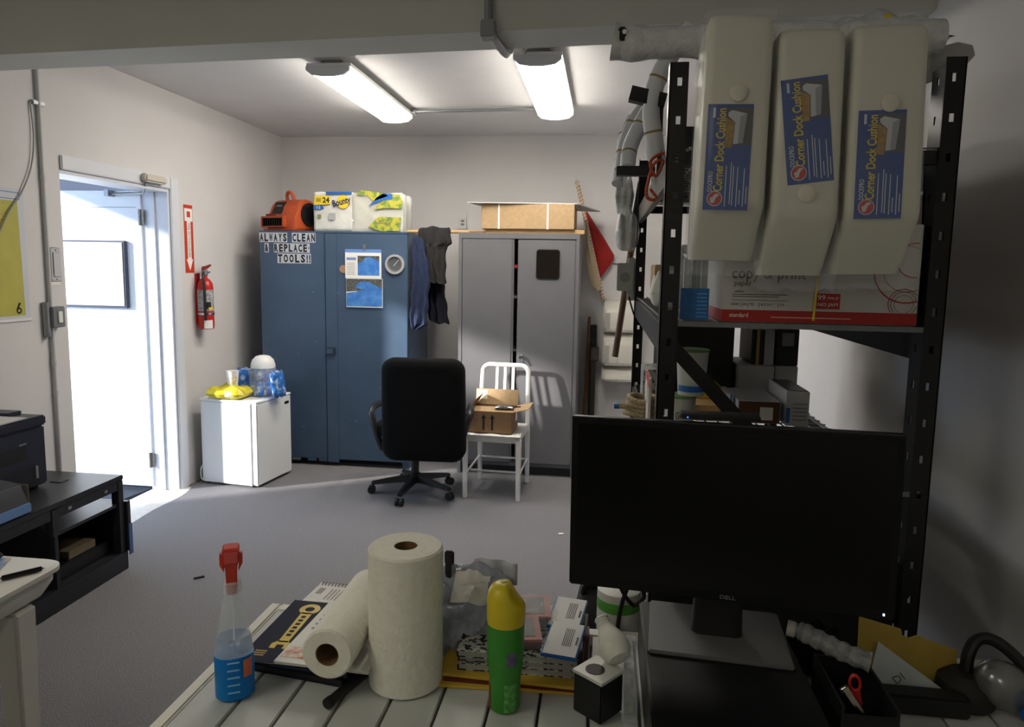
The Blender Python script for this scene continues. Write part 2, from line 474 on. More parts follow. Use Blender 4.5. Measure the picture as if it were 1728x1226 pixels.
# ------------------------------------------------------------------ black stand and printer
st = thing('equipment_stand', 'low black stand with an open cubby against the left wall', 'stand', (-2.64, 2.72, 0))
STB = mat('stand_black', (34, 36, 42), 0.35, noise=0.1, scale=30)
bx('top', (-2.89, 2.15, 0.475), (-2.40, 3.24, 0.50), STB, st, bevel=0.004)
for x0 in (-2.885, -2.44):
    for y0 in (2.16, 3.195):
        bx('leg', (x0, y0, 0.10), (x0 + 0.04, y0 + 0.04, 0.475), STB, st, bevel=0.003)
bx('leg', (-2.44, 2.76, 0.35), (-2.40, 2.80, 0.475), STB, st, bevel=0.003)
bx('apron', (-2.415, 2.20, 0.43), (-2.403, 3.195, 0.475), STB, st)
bx('plinth', (-2.86, 2.12, 0.0), (-2.40, 3.25, 0.10), STB, st, bevel=0.004)
bx('cubby_side', (-2.86, 3.236, 0.10), (-2.385, 3.262, 0.36), STB, st, bevel=0.002)
bx('cubby_side', (-2.86, 2.78, 0.10), (-2.41, 2.80, 0.37), STB, st)
bx('cubby_top', (-2.86, 2.80, 0.345), (-2.41, 3.236, 0.36), STB, st)
bx('cubby_back', (-2.87, 2.80, 0.10), (-2.86, 3.236, 0.345), STB, st)
bx('blue_strip', (-2.3855, 3.237, 0.08), (-2.380, 3.262, 0.24), mat('strip_blue', (70, 92, 136), 0.4), st)
bx('cable_grommet', (-2.66, 3.06, 0.50), (-2.60, 3.11, 0.503), BLACK, st)
for y in (2.30, 2.86, 3.10): bx('rivet', (-2.4035, y, 0.445), (-2.400, y + 0.02, 0.458), STEEL, st)
tag(bx('wooden_block', (-2.62, 2.94, 0.165), (-2.48, 3.12, 0.205), mat('tan_block', (120, 108, 84), 0.7, noise=0.2, scale=30), bevel=0.003), 'tan block lying inside the cubby of the black stand', 'block')
tag(bx('dark_tray', (-2.80, 2.84, 0.1), (-2.46, 3.20, 0.165), BLACK, bevel=0.006), 'black tray under the tan block in the cubby', 'tray')
tag(tb('power_cable', bez([(-2.80, 2.45, 0.11), (-2.78, 2.52, 0.16), (-2.76, 2.62, 0.30), (-2.74, 2.72, 0.335), (-2.70, 2.772, 0.27), (-2.68, 2.76, 0.11)]), 0.006, BLACK, n=6), 'black cable arching under the stand', 'cable')
pr = thing('printer', 'dark office printer with white top on the black stand', 'printer', (-2.76, 2.72, 0.50))
PRN = mat('printer_navy', (36, 40, 54), 0.35)
bx('body', (-2.885, 2.40, 0.515), (-2.63, 3.02, 0.80), PRN, pr, bevel=0.01)
bx('scanner_lid', (-2.885, 2.40, 0.80), (-2.625, 3.025, 0.846), PRN, pr, bevel=0.008)
bx('lid_panel', (-2.875, 2.42, 0.845), (-2.64, 2.93, 0.851), mat('lid_white', (190, 190, 190), 0.5), pr, bevel=0.002)
bx('lid_corner', (-2.88, 2.94, 0.845), (-2.75, 3.02, 0.862), PRN, pr, bevel=0.003)
bx('lid_corner', (-2.88, 2.66, 0.85), (-2.80, 2.76, 0.868), PRN, pr, bevel=0.003)
bx('output_slot', (-2.632, 2.45, 0.66), (-2.628, 2.90, 0.725), INK, pr)
bx('paper_drawer', (-2.632, 2.45, 0.535), (-2.618, 2.96, 0.625), mat('drawer_black', (28, 30, 38), 0.4), pr, bevel=0.004)
bx('drawer_latch', (-2.618, 2.93, 0.56), (-2.614, 2.945, 0.62), STEEL, pr)
bx('badge', (-2.631, 2.70, 0.79), (-2.628, 2.76, 0.797), STEEL, pr); bx('badge', (-2.631, 2.86, 0.73), (-2.628, 2.90, 0.737), STEEL, pr)
for y in (2.46, 2.97): bx('foot', (-2.7, y, 0.50), (-2.67, y + 0.03, 0.515), BLACK, pr)
wd = thing('desk_scanner', 'dark grey wedge shaped device with glossy blue front edge beside the printer', 'scanner', (-2.5, 2.45, 0.50))
MB().poly([(-2.60, 2.2, 0.50), (-2.42, 2.2, 0.50), (-2.42, 2.2, 0.545), (-2.455, 2.2, 0.625), (-2.60, 2.2, 0.645)], (0, 0.47, 0)).build('body', mat('scanner_grey', (62, 64, 70), 0.35), wd, bevel=0.006)
bx('front_edge', (-2.424, 2.2, 0.505), (-2.408, 2.665, 0.545), mat('glossy_blue', (96, 128, 176), 0.15), wd, bevel=0.004)
bx('end_cap', (-2.60, 2.67, 0.505), (-2.43, 2.682, 0.62), mat('scanner_rim', (98, 92, 84), 0.4), wd, bevel=0.004)

# ------------------------------------------------------------------ near white plastic table
t2 = thing('plastic_table', 'white plastic table with rounded corner at the left edge', 'table', (-2.0, 1.2, 0))
T2 = mat('table_white', (208, 206, 198), 0.45)
def rrect(x0, y0, x1, y1, r, k=6):
    o = []
    for cx, cy, a in ((x1 - r, y1 - r, 0), (x0 + r, y1 - r, 90), (x0 + r, y0 + r, 180), (x1 - r, y0 + r, 270)):
        for i in range(k + 1):
            t = R(a + 90 * i / k)
            o.append((cx + r * math.cos(t), cy + r * math.sin(t)))
    return o
MB().loft([[(x, y, z) for x, y in rrect(-2.5 - e, 0.6 - e, -1.475 + e, 1.745 + e, 0.05)] for e, z in ((-0.06, 0.655), (-0.03, 0.665), (-0.012, 0.70), (-0.012, 0.722), (0, 0.726), (0, 0.738), (-0.006, 0.742))]).build('top', T2, t2, smooth=True)
for x, y in ((-1.535, 1.62), (-2.4, 1.62), (-1.535, 0.72), (-2.4, 0.72)):
    MB().loft([[(x + sx * 0.036 * s, y + sy * 0.036 * s, z) for sx, sy in ((-1, -1), (1, -1), (1, 1), (-1, 1))] for s, z in ((0.75, 0), (1, 0.655))]).build('leg', T2, t2, bevel=0.008)
def slab(c, sx, sy, h, rz):
    return MB().box((-sx / 2, -sy / 2, 0), (sx / 2, sy / 2, h), Matrix.Translation(c) @ Matrix.Rotation(R(rz), 4, 'Z'))
mg = tag(slab((-1.66, 1.60, 0.742), 0.15, 0.21, 0.004, 24).build('magazine', mat('magazine_blue', (98, 142, 196), 0.35, noise=0.6, scale=14, col2=(196, 176, 160), thresh=(0.45, 0.6))), 'blue and tan magazine on the white plastic table', 'magazine')
tag(slab((-1.625, 1.485, 0.742), 0.10, 0.12, 0.006, 10).build('envelope', mat('envelope_pale', (178, 190, 204), 0.5)), 'pale blue envelope on the white plastic table by the magazine', 'envelope')
eg = thing('pocket_knife', 'slim black pocket knife near the rounded corner of the white table', 'knife', (-1.515, 1.63, 0.742), R(52))
MB().box((-0.05, -0.007, 0.002), (0.05, 0.007, 0.014)).build('handle', BLACK, eg, world=False, bevel=0.005)
MB().box((-0.042, 0.006, 0.0), (0.046, 0.022, 0.008)).build('clip', mat('knife_grey', (140, 140, 140), 0.4), eg, world=False, bevel=0.003)
tag(slab((-1.70, 1.70, 0.742), 0.09, 0.05, 0.02, 5).build('black_case', BLACK, bevel=0.006), 'small black case at the far end of the white plastic table', 'case')

# ------------------------------------------------------------------ mini fridge
FL = (-2.572, 4.835, 0)
fg = thing('mini_fridge', 'small white fridge standing beside the blue cabinet', 'fridge', FL, R(-7.5))
FRW = mat('fridge_white', (226, 228, 230), 0.35)
bx('body', (-0.23, -0.213, 0.015), (0.182, 0.213, 0.605), FRW, fg, world=False, bevel=0.006)
fd = bx('door', (0.188, -0.213, 0.02), (0.23, 0.213, 0.605), FRW, fg, world=False, bevel=0.006)
bx('badge', (0.23, 0.13, 0.545), (0.2315, 0.185, 0.565), INK, fd, world=False)
bx('top', (-0.235, -0.218, 0.605), (0.232, 0.218, 0.622), FRW, fg, world=False, bevel=0.005)
bx('door_gasket', (0.182, -0.205, 0.025), (0.188, 0.205, 0.60), GREYINK, fg, world=False)
for x in (-0.2, 0.17):
    for y in (-0.18, 0.18): MB().lathe([(0.014, 0), (0.014, 0.02)], 10, (x, y, 0)).build('foot', BLACK, fg, world=False)
tb('drain_hose', bez([(-0.232, -0.2, 0.13), (-0.25, -0.2, 0.10), (-0.25, -0.2, 0.04), (-0.232, -0.2, 0.02)]), 0.006, FRW, fg, world=False, n=8)
ZT = 0.622
yb = thing('yellow_snack_bag', 'crumpled yellow bag lying on the fridge', 'bag', (-2.62, 4.70, ZT))
def pillow(w_, d_, h_, seed, amp=0.3):
    rnd = random.Random(seed)
    ph = [rnd.random() * 6 for _ in range(6)]
    def fn(sgn):
        def g(u, v):
            a, c = u * 2 - 1, v * 2 - 1
            e = max(0.0, (1 - a ** 4)) ** 0.5 * max(0.0, (1 - c ** 4)) ** 0.5
            k = 1 + amp * (math.sin(a * 5 + ph[0] + c * 3) + math.sin(c * 7 + ph[1] - a * 4)) * 0.5
            return Vector((a * w_ / 2 * (1 + 0.05 * math.sin(c * 9 + ph[2])), c * d_ / 2 * (1 + 0.06 * math.sin(a * 8 + ph[3])), h_ * (0.5 + 0.5 * sgn * e * k) if sgn > 0 else h_ * 0.5 * (1 - e)))
        return g
    b_ = MB()
    b_.grid(fn(1), 14, 14)
    b_.grid(fn(-1), 14, 14)
    return b_
pillow(0.27, 0.19, 0.085, 3, 0.6).build('bag', mat('bag_yellow', (222, 206, 54), 0.3, noise=0.25, scale=25), yb, world=False, smooth=True, angle=60)
MB().box((0.005, -0.095, 0.012), (0.075, -0.088, 0.052), Matrix.Rotation(R(-8), 4, 'X')).build('label', mat('bag_label', (170, 176, 205), 0.5, noise=0.3, scale=60), yb, world=False)
cu = thing('paper_cup', 'white paper cup standing on the yellow bag on the fridge', 'cup', (-2.60, 4.70, ZT + 0.078))
cb = MB().lathe([(0.031, 0), (0.044, 0.118), (0.046, 0.12), (0.043, 0.12), (0.030, 0.004)], 24)
cb.build('cup', PAPER, cu, world=False, smooth=True)
band(ZT + 0.11, ZT + 0.165, 0.0402, R(-75), R(-15), mat('cup_print', (206, 176, 104), 0.5, noise=0.6, scale=60, col2=(240, 236, 220)), 'print', cu, cen=(-2.60, 4.70, 0))
jr = thing('clear_jug', 'clear plastic tub with white dome lid holding blue packets on the fridge', 'tub', (-2.45, 4.86, ZT))
MB().lathe([(0.085, 0.0), (0.098, 0.02), (0.10, 0.16), (0.085, 0.205), (0.08, 0.21)], 28).build('tub', CLEARP, jr, world=False, smooth=True)
MB().lathe([(0.086, 0.205), (0.086, 0.225), (0.075, 0.262), (0.05, 0.287), (0.02, 0.295)], 28).build('dome_lid', WHITE, jr, world=False, smooth=True)
PKB = mat('packet_blue', (44, 104, 178), 0.25, noise=0.7, scale=22, col2=(186, 196, 214), thresh=(0.35, 0.5))
for i, (x, y, z, a, tl) in enumerate(((-2.505, 4.83, 0.02, 20, 10), (-2.44, 4.80, 0.012, -10, -8), (-2.40, 4.85, 0.02, 60, 6), (-2.46, 4.86, 0.10, 5, 20))):
    b = MB()
    b.v = [Matrix.Translation((x, y, ZT + z)) @ Matrix.Rotation(R(a), 4, 'Z') @ Matrix.Rotation(R(80 + tl), 4, 'X') @ p for p in pillow(0.075, 0.10, 0.03, 20 + i).v]
    src = pillow(0.075, 0.10, 0.03, 20 + i)
    b.f, b.mi = src.f, src.mi
    dz = ZT + 0.006 + (0.095 if i == 3 else 0) - min(p.z for p in b.v)
    for p in b.v: p.z += dz
    tag(b.build('snack_packet', PKB, smooth=True, angle=60), ['leftmost blue snack packet inside the clear tub on the fridge', 'front blue snack packet inside the clear tub on the fridge', 'rightmost blue snack packet inside the clear tub on the fridge', 'topmost blue snack packet inside the clear tub on the fridge'][i], 'packet', 'snack packets in the clear tub')
for i, (x, y, a) in enumerate(((-2.60, 4.90, 15), (-2.33, 4.80, 70))):
    src = pillow(0.12, 0.19, 0.05, 40 + i)
    src.v = [Matrix.Translation((x, y, ZT)) @ Matrix.Rotation(R(a), 4, 'Z') @ Matrix.Rotation(R(78), 4, 'X') @ p for p in src.v]
    dz = ZT - min(p.z for p in src.v)
    for p in src.v: p.z += dz
    tag(src.build('chip_bag', PKB, smooth=True, angle=60), ['blue chip bag leaning behind the paper cup on the fridge', 'blue chip bag leaning against the right side of the clear tub'][i], 'bag', 'chip bags on the fridge')

# ------------------------------------------------------------------ blue steel cabinet
YF, YK = 5.25, 5.86
bc = thing('steel_cabinet', 'tall blue steel cabinet with lettered left door', 'cabinet', (-2.065, 5.55, 0))
BLU = mat('cabinet_blue', (68, 89, 114), 0.42, noise=0.14, scale=5)
b = MB()
b.box((-2.652, YF + 0.02, 0.07), (-1.475, YK, 1.83))
b.box((-2.652, YF + 0.05, 0.0), (-2.60, YK, 0.07)); b.box((-1.527, YF + 0.02, 0.0), (-1.475, YK, 0.07))
b.build('body', BLU, bc)
bx('toe_recess', (-2.60, YF + 0.10, 0.0), (-1.527, YF + 0.11, 0.07), INK, bc)
d1 = bx('door', (-2.650, YF, 0.055), (-2.128, YF + 0.018, 1.815), BLU, bc, bevel=0.003)
d2 = bx('door', (-2.122, YF, 0.055), (-1.477, YF + 0.018, 1.815), BLU, bc, bevel=0.003)
bx('astragal', (-2.122, YF - 0.006, 0.03), (-2.03, YF, 1.812), BLU, d2, bevel=0.002)
bx('top_lip', (-2.652, YF - 0.001, 1.817), (-1.475, YF + 0.019, 1.83), BLU, bc)
lt = bx('latch', (-2.12, YF - 0.03, 0.885), (-2.045, YF - 0.006, 0.945), mat('latch_dark', (62, 74, 92), 0.4, metal=0.5), d2, bevel=0.006)
bx('latch_plate', (-2.108, YF - 0.034, 0.897), (-2.062, YF - 0.03, 0.933), BLU, d2)
for x in (-2.42, -2.29, -2.20): bx('door_foot', (x, YF - 0.002, 0.035), (x + 0.07, YF + 0.01, 0.055), STEEL if x == -2.42 else BLU, bc)
chips = MB()
for i in range(16):
    x, z = -2.6 + 1.05 * random.random(), 0.3 + 1.2 * random.random()
    s_ = 0.002 + 0.003 * random.random()
    chips.box((x, YF - 0.0066, z), (x + s_, YF - 0.0005, z + s_ * 1.3))
chips.build('paint_chips', mat('chip_pale', (150, 165, 185), 0.6), bc)
TILE = mat('sticker_white', (196, 200, 208), 0.5)
TP = plane('-y', (0, YF - 0.0012, 0))
def stickers(rows):
    for s, x0, x1, z0, z1 in rows:
        n = len(s)
        wl = (x1 - x0) / sum(0.45 if c in '!,' else 1 for c in s)
        x = x0
        for c in s:
            cw = wl * (0.45 if c in '!,' else 1)
            if c != ' ':
                t = bx('letter_sticker', (x + 0.0005, YF - 0.0012, z0), (x + cw - 0.0005, YF + 0.0001, z1), TILE, d1)
                hh = (z1 - z0) * 0.84
                text(c, x + cw / 2, (z0 + z1) / 2, cw * (0.5 if c in '!,' else 0.76), hh if c != ',' else hh * 0.25, INK, t, TP, name='letter', bold=0.045)
            x += cw
stickers([('ALWAYS CLEAN', -2.651, -2.198, 1.742, 1.815), ('&', -2.61, -2.575, 1.664, 1.735), ('REPLACE,', -2.535, -2.245, 1.664, 1.735), ('TOOLS!!', -2.508, -2.236, 1.583, 1.657)])

cal = thing('wall_calendar', 'open calendar with sea photographs clipped to the blue cabinet', 'calendar', (-1.815, YF, 1.258))
KP = plane('-y', (0, YF - 0.0115, 0))
SEA = mat('photo_sea', (58, 116, 196), 0.4, noise=0.25, scale=18, col2=(88, 146, 214))
ROCK = mat('photo_rock', (112, 112, 108), 0.5, noise=0.6, scale=70, col2=(58, 62, 60))
bx('upper_page', (-1.961, YF - 0.0115, 1.478), (-1.678, YF - 0.0062, 1.697), PAPER, cal)
bx('lower_page', (-1.955, YF - 0.0115, 1.258), (-1.668, YF - 0.0062, 1.4765), PAPER, cal)
lines([(-1.961, 1.672, -1.678, 1.697)], KP).build('title_band', mat('calendar_blue', (104, 142, 206), 0.5), cal)
lines([(-1.862, 1.50, -1.692, 1.648)], KP).build('small_photo', SEA, cal)
K2 = plane('-y', (0, YF - 0.0122, 0))
MB().poly([(-1.862, 1.59, 0), (-1.83, 1.60, 0), (-1.80, 1.635, 0), (-1.77, 1.64, 0), (-1.73, 1.625, 0), (-1.692, 1.605, 0), (-1.692, 1.648, 0), (-1.862, 1.648, 0)], (0, 0, 0.0005), K2).build('small_coast', ROCK, cal)
lines([(-1.953, 1.265, -1.671, 1.474)], KP).build('large_photo', SEA, cal)
MB().poly([(-1.953, 1.375, 0), (-1.88, 1.382, 0), (-1.80, 1.392, 0), (-1.875, 1.405, 0), (-1.875, 1.43, 0), (-1.84, 1.455, 0), (-1.78, 1.452, 0), (-1.72, 1.425, 0), (-1.671, 1.405, 0), (-1.671, 1.474, 0), (-1.953, 1.474, 0)], (0, 0, 0.0005), K2).build('large_coast', ROCK, cal)
MB().poly([(-1.953, 1.365, 0), (-1.87, 1.378, 0), (-1.87, 1.382, 0), (-1.953, 1.375, 0)], (0, 0, 0.0005), K2).build('beach', PAPER, cal)
lines([(-1.95, 1.615, -1.875, 1.635)], KP).build('logo', mat('calendar_logo', (120, 140, 190), 0.5), cal)
lines([(-1.95, 1.59 - i * 0.012, -1.885, 1.593 - i * 0.012) for i in range(8)], KP, 0.0004).build('print_lines', GREYINK, cal)
bx('clip', (-1.822, YF - 0.014, 1.685), (-1.796, YF - 0.005, 1.735), BRASS, cal, bevel=0.003)

th = thing('dial_thermometer', 'round silver dial thermometer on the blue cabinet door', 'thermometer', (-1.572, YF, 1.51))
TM = plane('-y', (-1.572, YF, 1.588))
disc(0, 0, 0.074, TM, 0.02, 36, 0.058).build('rim', mat('rim_silver', (206, 206, 206), 0.3, metal=0.5), th, smooth=True)
disc(0, 0, 0.0585, TM, 0.008, 36).build('face', mat('dial_grey', (92, 94, 98), 0.35), th)
b = MB()
for k in range(24):
    a = 2 * PI * k / 24
    b.box((-0.001, 0.048, 0.008), (0.001, 0.056, 0.0086), TM @ Matrix.Rotation(a, 4, 'Z'))
b.build('scale_marks', PAPER, th)
MB().box((-0.0015, -0.015, 0.009), (0.0015, 0.045, 0.0105), TM @ Matrix.Rotation(R(-40), 4, 'Z')).build('needle', PAPER, th)
tag(disc(-1.978, 1.546, 0.03, plane('-y', (0, YF - 0.0062, 0)), 0.0012).build('round_sticker', mat('sticker_tan', (166, 132, 104), 0.6)), 'round tan sticker peeking out left of the calendar', 'sticker')

# ------------------------------------------------------------------ on the blue cabinet
am = thing('air_mover', 'orange air mover blower standing on the blue cabinet', 'blower', (-2.47, 5.48, 1.83))
ORG = mat('blower_orange', (178, 78, 42), 0.45, noise=0.1, scale=40)
b = MB()
def drum(x, r_):
    cy, cz = 5.475, 1.965
    pts = [(x, cy - 0.15 + (0.12 - r_), 1.845), (x, cy - 0.15 + (0.12 - r_), 1.935)]
    pts += [(x, cy + r_ * math.cos(R(a)), cz + r_ * math.sin(R(a))) for a in range(165, -46, -15)]
    pts += [(x, cy + r_ * 0.9, 1.845)]
    return pts
b.loft([drum(x, r_) for x, r_ in ((-2.612, 0.105), (-2.60, 0.118), (-2.33, 0.118), (-2.312, 0.105))])
b.build('housing', ORG, am, bevel=0.006, seg=2)
bx('base', (-2.642, 5.31, 1.83), (-2.315, 5.62, 1.852), ORG, am, bevel=0.008)
b = MB()
for lo, hi in (((-2.638, 1.86), (-2.40, 1.87)), ((-2.638, 1.93), (-2.40, 1.945)), ((-2.638, 1.87), (-2.625, 1.93)), ((-2.415, 1.87), (-2.40, 1.93))):
    b.box((lo[0], 5.29, lo[1]), (hi[0], 5.35, hi[1]))
b.build('outlet_rim', ORG, am, bevel=0.004)
bx('outlet', (-2.625, 5.318, 1.87), (-2.415, 5.322, 1.93), INK, am)
for i in range(9): bx('outlet_bar', (-2.618 + i * 0.024, 5.295, 1.87), (-2.614 + i * 0.024, 5.318, 1.93), BLACK, am)
cpn = MB().box((-2.578, 0, 0), (-2.462, 0.03, 0.115), Matrix.Translation((0, 5.340, 1.962)) @ Matrix.Rotation(R(-28), 4, 'X')).build('control_panel', BLACK, am, bevel=0.004)
MB().box((-2.545, -0.003, 0.07), (-2.495, 0.0, 0.082), Matrix.Translation((0, 5.340, 1.962)) @ Matrix.Rotation(R(-28), 4, 'X')).build('switch', GREYINK, cpn)
MB().lathe([(0.01, -0.004), (0.075, -0.004), (0.088, 0.004), (0.088, 0.012)], 28, (0, 0, 0), Matrix.Translation((-2.312, 5.475, 1.965)) @ Matrix.Rotation(R(90), 4, 'Y')).build('intake_grille', BLACK, am, smooth=True)
tb('handle', bez([(-2.51, 5.46, 2.06), (-2.51, 5.45, 2.11), (-2.485, 5.44, 2.138), (-2.45, 5.44, 2.13), (-2.43, 5.45, 2.075)]), 0.014, ORG, am)
lines([(-2.60 + i * 0.016, 1.948, -2.589 + i * 0.016, 1.964) for i in range(7)], plane('-y', (0, 5.322, 0)), 0.012).build('raised_lettering', mat('blower_print', (130, 50, 28), 0.6), am)

am.rotation_euler.z = R(-20)
pk = thing('paper_towel_pack', 'plastic wrapped multi pack of paper towels on the blue cabinet', 'paper towels', (-1.88, 5.5, 1.83))
WRAP = mat('wrap_white', (214, 214, 208), 0.3, noise=0.1, scale=18, bump=0.3)
b = MB()
for j in range(2):
    for i in range(5):
        cx, cy = -2.165 + i * 0.142, 5.40 + j * 0.15
        b.lathe([(0.068, 1.833), (0.0715, 1.84), (0.0715, 2.108 - 0.006 * (i > 2)), (0.06, 2.12), (0.02, 2.121)], 20, (cx, cy, 0))
b.build('rolls', WRAP, pk, smooth=True)
def skin(x0, x1, z0, z1, y, mt, nm, amp=0.004, d=0.0):
    g = MB()
    g.grid(lambda u, v: (x0 + (x1 - x0) * u, y - 0.0 - amp * math.sin(u * 17 + v * 5) * math.cos(v * 11 + u * 3) - d, z0 + (z1 - z0) * v + (0.006 * math.sin(u * 9) if v == 1 else 0)), 16, 10)
    return g.build(nm, mt, pk, smooth=True, solid=0.001)
skin(-2.238, -1.92, 1.832, 2.125, 5.322, WRAP, 'front_wrap', 0.002)
FILM = mat('pack_film', (224, 224, 214), 0.15, alpha=0.4)
skin(-1.93, -1.53, 1.832, 2.12, 5.318, FILM, 'clear_wrap', 0.006)
GRN = mat('wrap_green_yellow', (178, 172, 66), 0.35, noise=0.6, scale=26, col2=(104, 132, 68), thresh=(0.4, 0.55))
YP = 5.311
def patch(pts, mt, nm, y=YP):
    return MB().poly([(x, z, 0) for x, z in pts], (0, 0, 0.0012), plane('-y', (0, y, 0))).build(nm, mt, pk)
patch([(-2.232, 2.03), (-2.10, 2.035), (-2.10, 2.10), (-2.225, 2.10)], mat('wrap_yellow', (222, 196, 48), 0.4), 'count_label')
text('24', -2.135, 2.068, 0.055, 0.042, INK, pk, plane('-y', (0, YP - 0.0014, 0)), bold=0.03)
text('=', -2.195, 2.068, 0.04, 0.02, INK, pk, plane('-y', (0, YP - 0.0014, 0)))
patch([(-2.236, 1.995), (-2.15, 2.0), (-2.165, 2.028), (-2.236, 2.028)], BLUEP, 'blue_label'); text('12', -2.195, 2.012, 0.03, 0.02, PAPER, pk, plane('-y', (0, YP - 0.0014, 0)))
patch([(-2.135, 2.108), (-1.93, 2.112), (-1.93, 2.13), (-2.135, 2.13)], BLUEP, 'blue_band')
disc(-2.0, 2.055, 0.05, plane('-y', (0, YP, 0)), 0.0012).build('logo_disc', MATS['wrap_yellow'], pk)
text('Bounty', -2.01, 2.05, 0.145, 0.068, mat('logo_navy', (34, 40, 80), 0.5), pk, plane('-y', (0, YP - 0.0016, 0)), spin=R(14), bold=0.03)
patch([(-2.115, 1.92), (-2.06, 1.92), (-2.06, 1.97), (-2.115, 1.97)], mat('print_grey_pale', (166, 166, 166), 0.6), 'print_block')
patch([(-2.205, 1.93), (-2.175, 1.93), (-2.175, 1.96), (-2.205, 1.96)], mat('print_olive', (120, 132, 84), 0.6), 'print_seal')
YQ = 5.306
patch([(-1.90, 2.11), (-1.85, 2.142), (-1.70, 2.125), (-1.64, 2.10), (-1.76, 2.06), (-1.80, 2.10)], GRN, 'printed_film', YQ)
patch([(-1.80, 2.02), (-1.73, 2.09), (-1.68, 2.118), (-1.61, 2.115), (-1.61, 2.075), (-1.68, 2.07), (-1.78, 2.03)], BLUEP, 'blue_film', YQ)
patch([(-1.61, 2.115), (-1.55, 2.11), (-1.53, 2.06), (-1.535, 2.005), (-1.66, 2.01), (-1.76, 2.0), (-1.68, 2.065), (-1.61, 2.072)], GRN, 'printed_film', YQ)
patch([(-1.80, 1.87), (-1.72, 1.945), (-1.54, 1.94), (-1.56, 1.84), (-1.70, 1.835)], GRN, 'printed_film', YQ)
text('Bounty', -1.67, 1.895, 0.09, 0.032, MATS['logo_navy'], pk, plane('-y', (0, YQ - 0.0014, 0)), spin=R(-6))

# ------------------------------------------------------------------ rod and clothes between the cabinets
tag(tb('wooden_rod', [(-1.56, 5.42, 1.8425), (-0.52, 5.40, 1.8425)], 0.0125, WOOD), 'light wooden rod laid across the two cabinets holding clothes', 'rod')
def garment(name, label, mt, rows, y0, th_, seed, folds=5, amp=0.012):
    """rows: (z, xleft, xright); a hanging cloth body with folds on both faces"""
    rnd = random.Random(seed)
    ph = rnd.random() * 6
    b_ = MB()
    N = 22
    rings = []
    for k, (z, xl, xr) in enumerate(rows):
        ring = []
        dep = k / (len(rows) - 1)
        for s in (0, 1):
            for i in range(N):
                u = i / (N - 1) if s == 0 else 1 - i / (N - 1)
                edge = (1 - abs(2 * u - 1) ** 4)
                w_ = amp * (0.3 + dep) * math.sin(u * folds * 2 * PI * 0.5 + ph + dep * 1.5 + s * 2)
                y = y0 + (-1 if s == 0 else 1) * (th_ / 2 * edge + 0.003) + w_
                ring.append((xl + (xr - xl) * u + 0.006 * math.sin(z * 40 + u * 7), y, z + 0.008 * math.sin(u * 9 + ph) * (k in (0, len(rows) - 1))))
        rings.append(ring)
    b_.loft(rings)
    return tag(b_.build(name, mt, smooth=True, angle=70), label, 'clothing')
def rows(pts, n=5):
    o = []
    for (za, la, ra), (zb, lb, rb) in zip(pts, pts[1:]):
        for i in range(n):
            t = i / n
            o.append((za + (zb - za) * t, la + (lb - la) * t, ra + (rb - ra) * t))
    o.append(pts[-1])
    return o
JB = mat('jacket_black', (38, 37, 38), 0.85, noise=0.25, scale=60, bump=0.3)
NB = mat('overall_blue', (36, 48, 80), 0.85, noise=0.25, scale=40, bump=0.3)
garment('hung_jacket', 'black jacket draped over the wooden rod between the cabinets', JB,
        rows([(1.872, -1.40, -1.18), (1.85, -1.415, -1.165), (1.75, -1.42, -1.165), (1.73, -1.42, -1.195), (1.62, -1.41, -1.21), (1.52, -1.385, -1.205), (1.46, -1.36, -1.205), (1.45, -1.30, -1.21)]), 5.355, 0.08, 5, 6)
garment('hung_trousers', 'dark navy trousers hanging below the black jacket', mat('trouser_navy', (26, 28, 42), 0.85, noise=0.25, scale=40, bump=0.3),
        rows([(1.62, -1.40, -1.25), (1.50, -1.38, -1.25), (1.30, -1.37, -1.225), (1.16, -1.36, -1.205), (1.135, -1.31, -1.205)]), 5.455, 0.05, 8, 5)
garment('hung_overalls', 'blue work overalls hanging beside the blue cabinet', NB,
        rows([(1.79, -1.44, -1.37), (1.68, -1.45, -1.34), (1.5, -1.445, -1.31), (1.3, -1.46, -1.325), (1.14, -1.465, -1.33), (1.105, -1.45, -1.39)]), 5.275, 0.045, 11, 5)

# ------------------------------------------------------------------ grey steel cabinet
gc = thing('steel_cabinet', 'tall grey steel cabinet with a mirror on its right door', 'cabinet', (-0.637, 5.55, 0))
GRY = mat('cabinet_grey', (114, 114, 118), 0.36, metal=0.15, noise=0.08, scale=4)
b = MB()
b.box((-1.085, YF, 0.0), (-1.060, YK, 1.83)); b.box((-0.214, YF, 0.0), (-0.189, YK, 1.83))
b.box((-1.06, YF, 1.79), (-0.214, YK, 1.83)); b.box((-1.06, YK - 0.02, 0.0), (-0.214, YK, 1.79))
b.box((-1.06, YF + 0.02, 0.07), (-0.214, YK - 0.02, 0.095))
b.build('body', GRY, gc)
for z in (0.5, 0.95, 1.35): bx('shelf', (-1.06, YF + 0.05, z), (-0.214, YK - 0.02, z + 0.02), GRY, gc)
bx('kick_plate', (-1.06, YF + 0.06, 0.0), (-0.214, YF + 0.07, 0.07), mat('kick_dark', (46, 46, 50), 0.6), gc)
g1 = bx('door', (-1.058, YF + 0.001, 0.10), (-0.682, YF + 0.02, 1.787), GRY, gc, bevel=0.004)
g2 = bx('door', (-0.640, YF + 0.001, 0.10), (-0.216, YF + 0.02, 1.783), GRY, gc, bevel=0.004)
bx('door_flange', (-0.682, YF + 0.006, 0.10), (-0.668, YF + 0.02, 1.787), mat('flange_grey', (96, 96, 100), 0.4), g1)
bx('red_tag', (-0.667, YF + 0.03, 1.575), (-0.645, YF + 0.032, 1.60), REDP, gc)
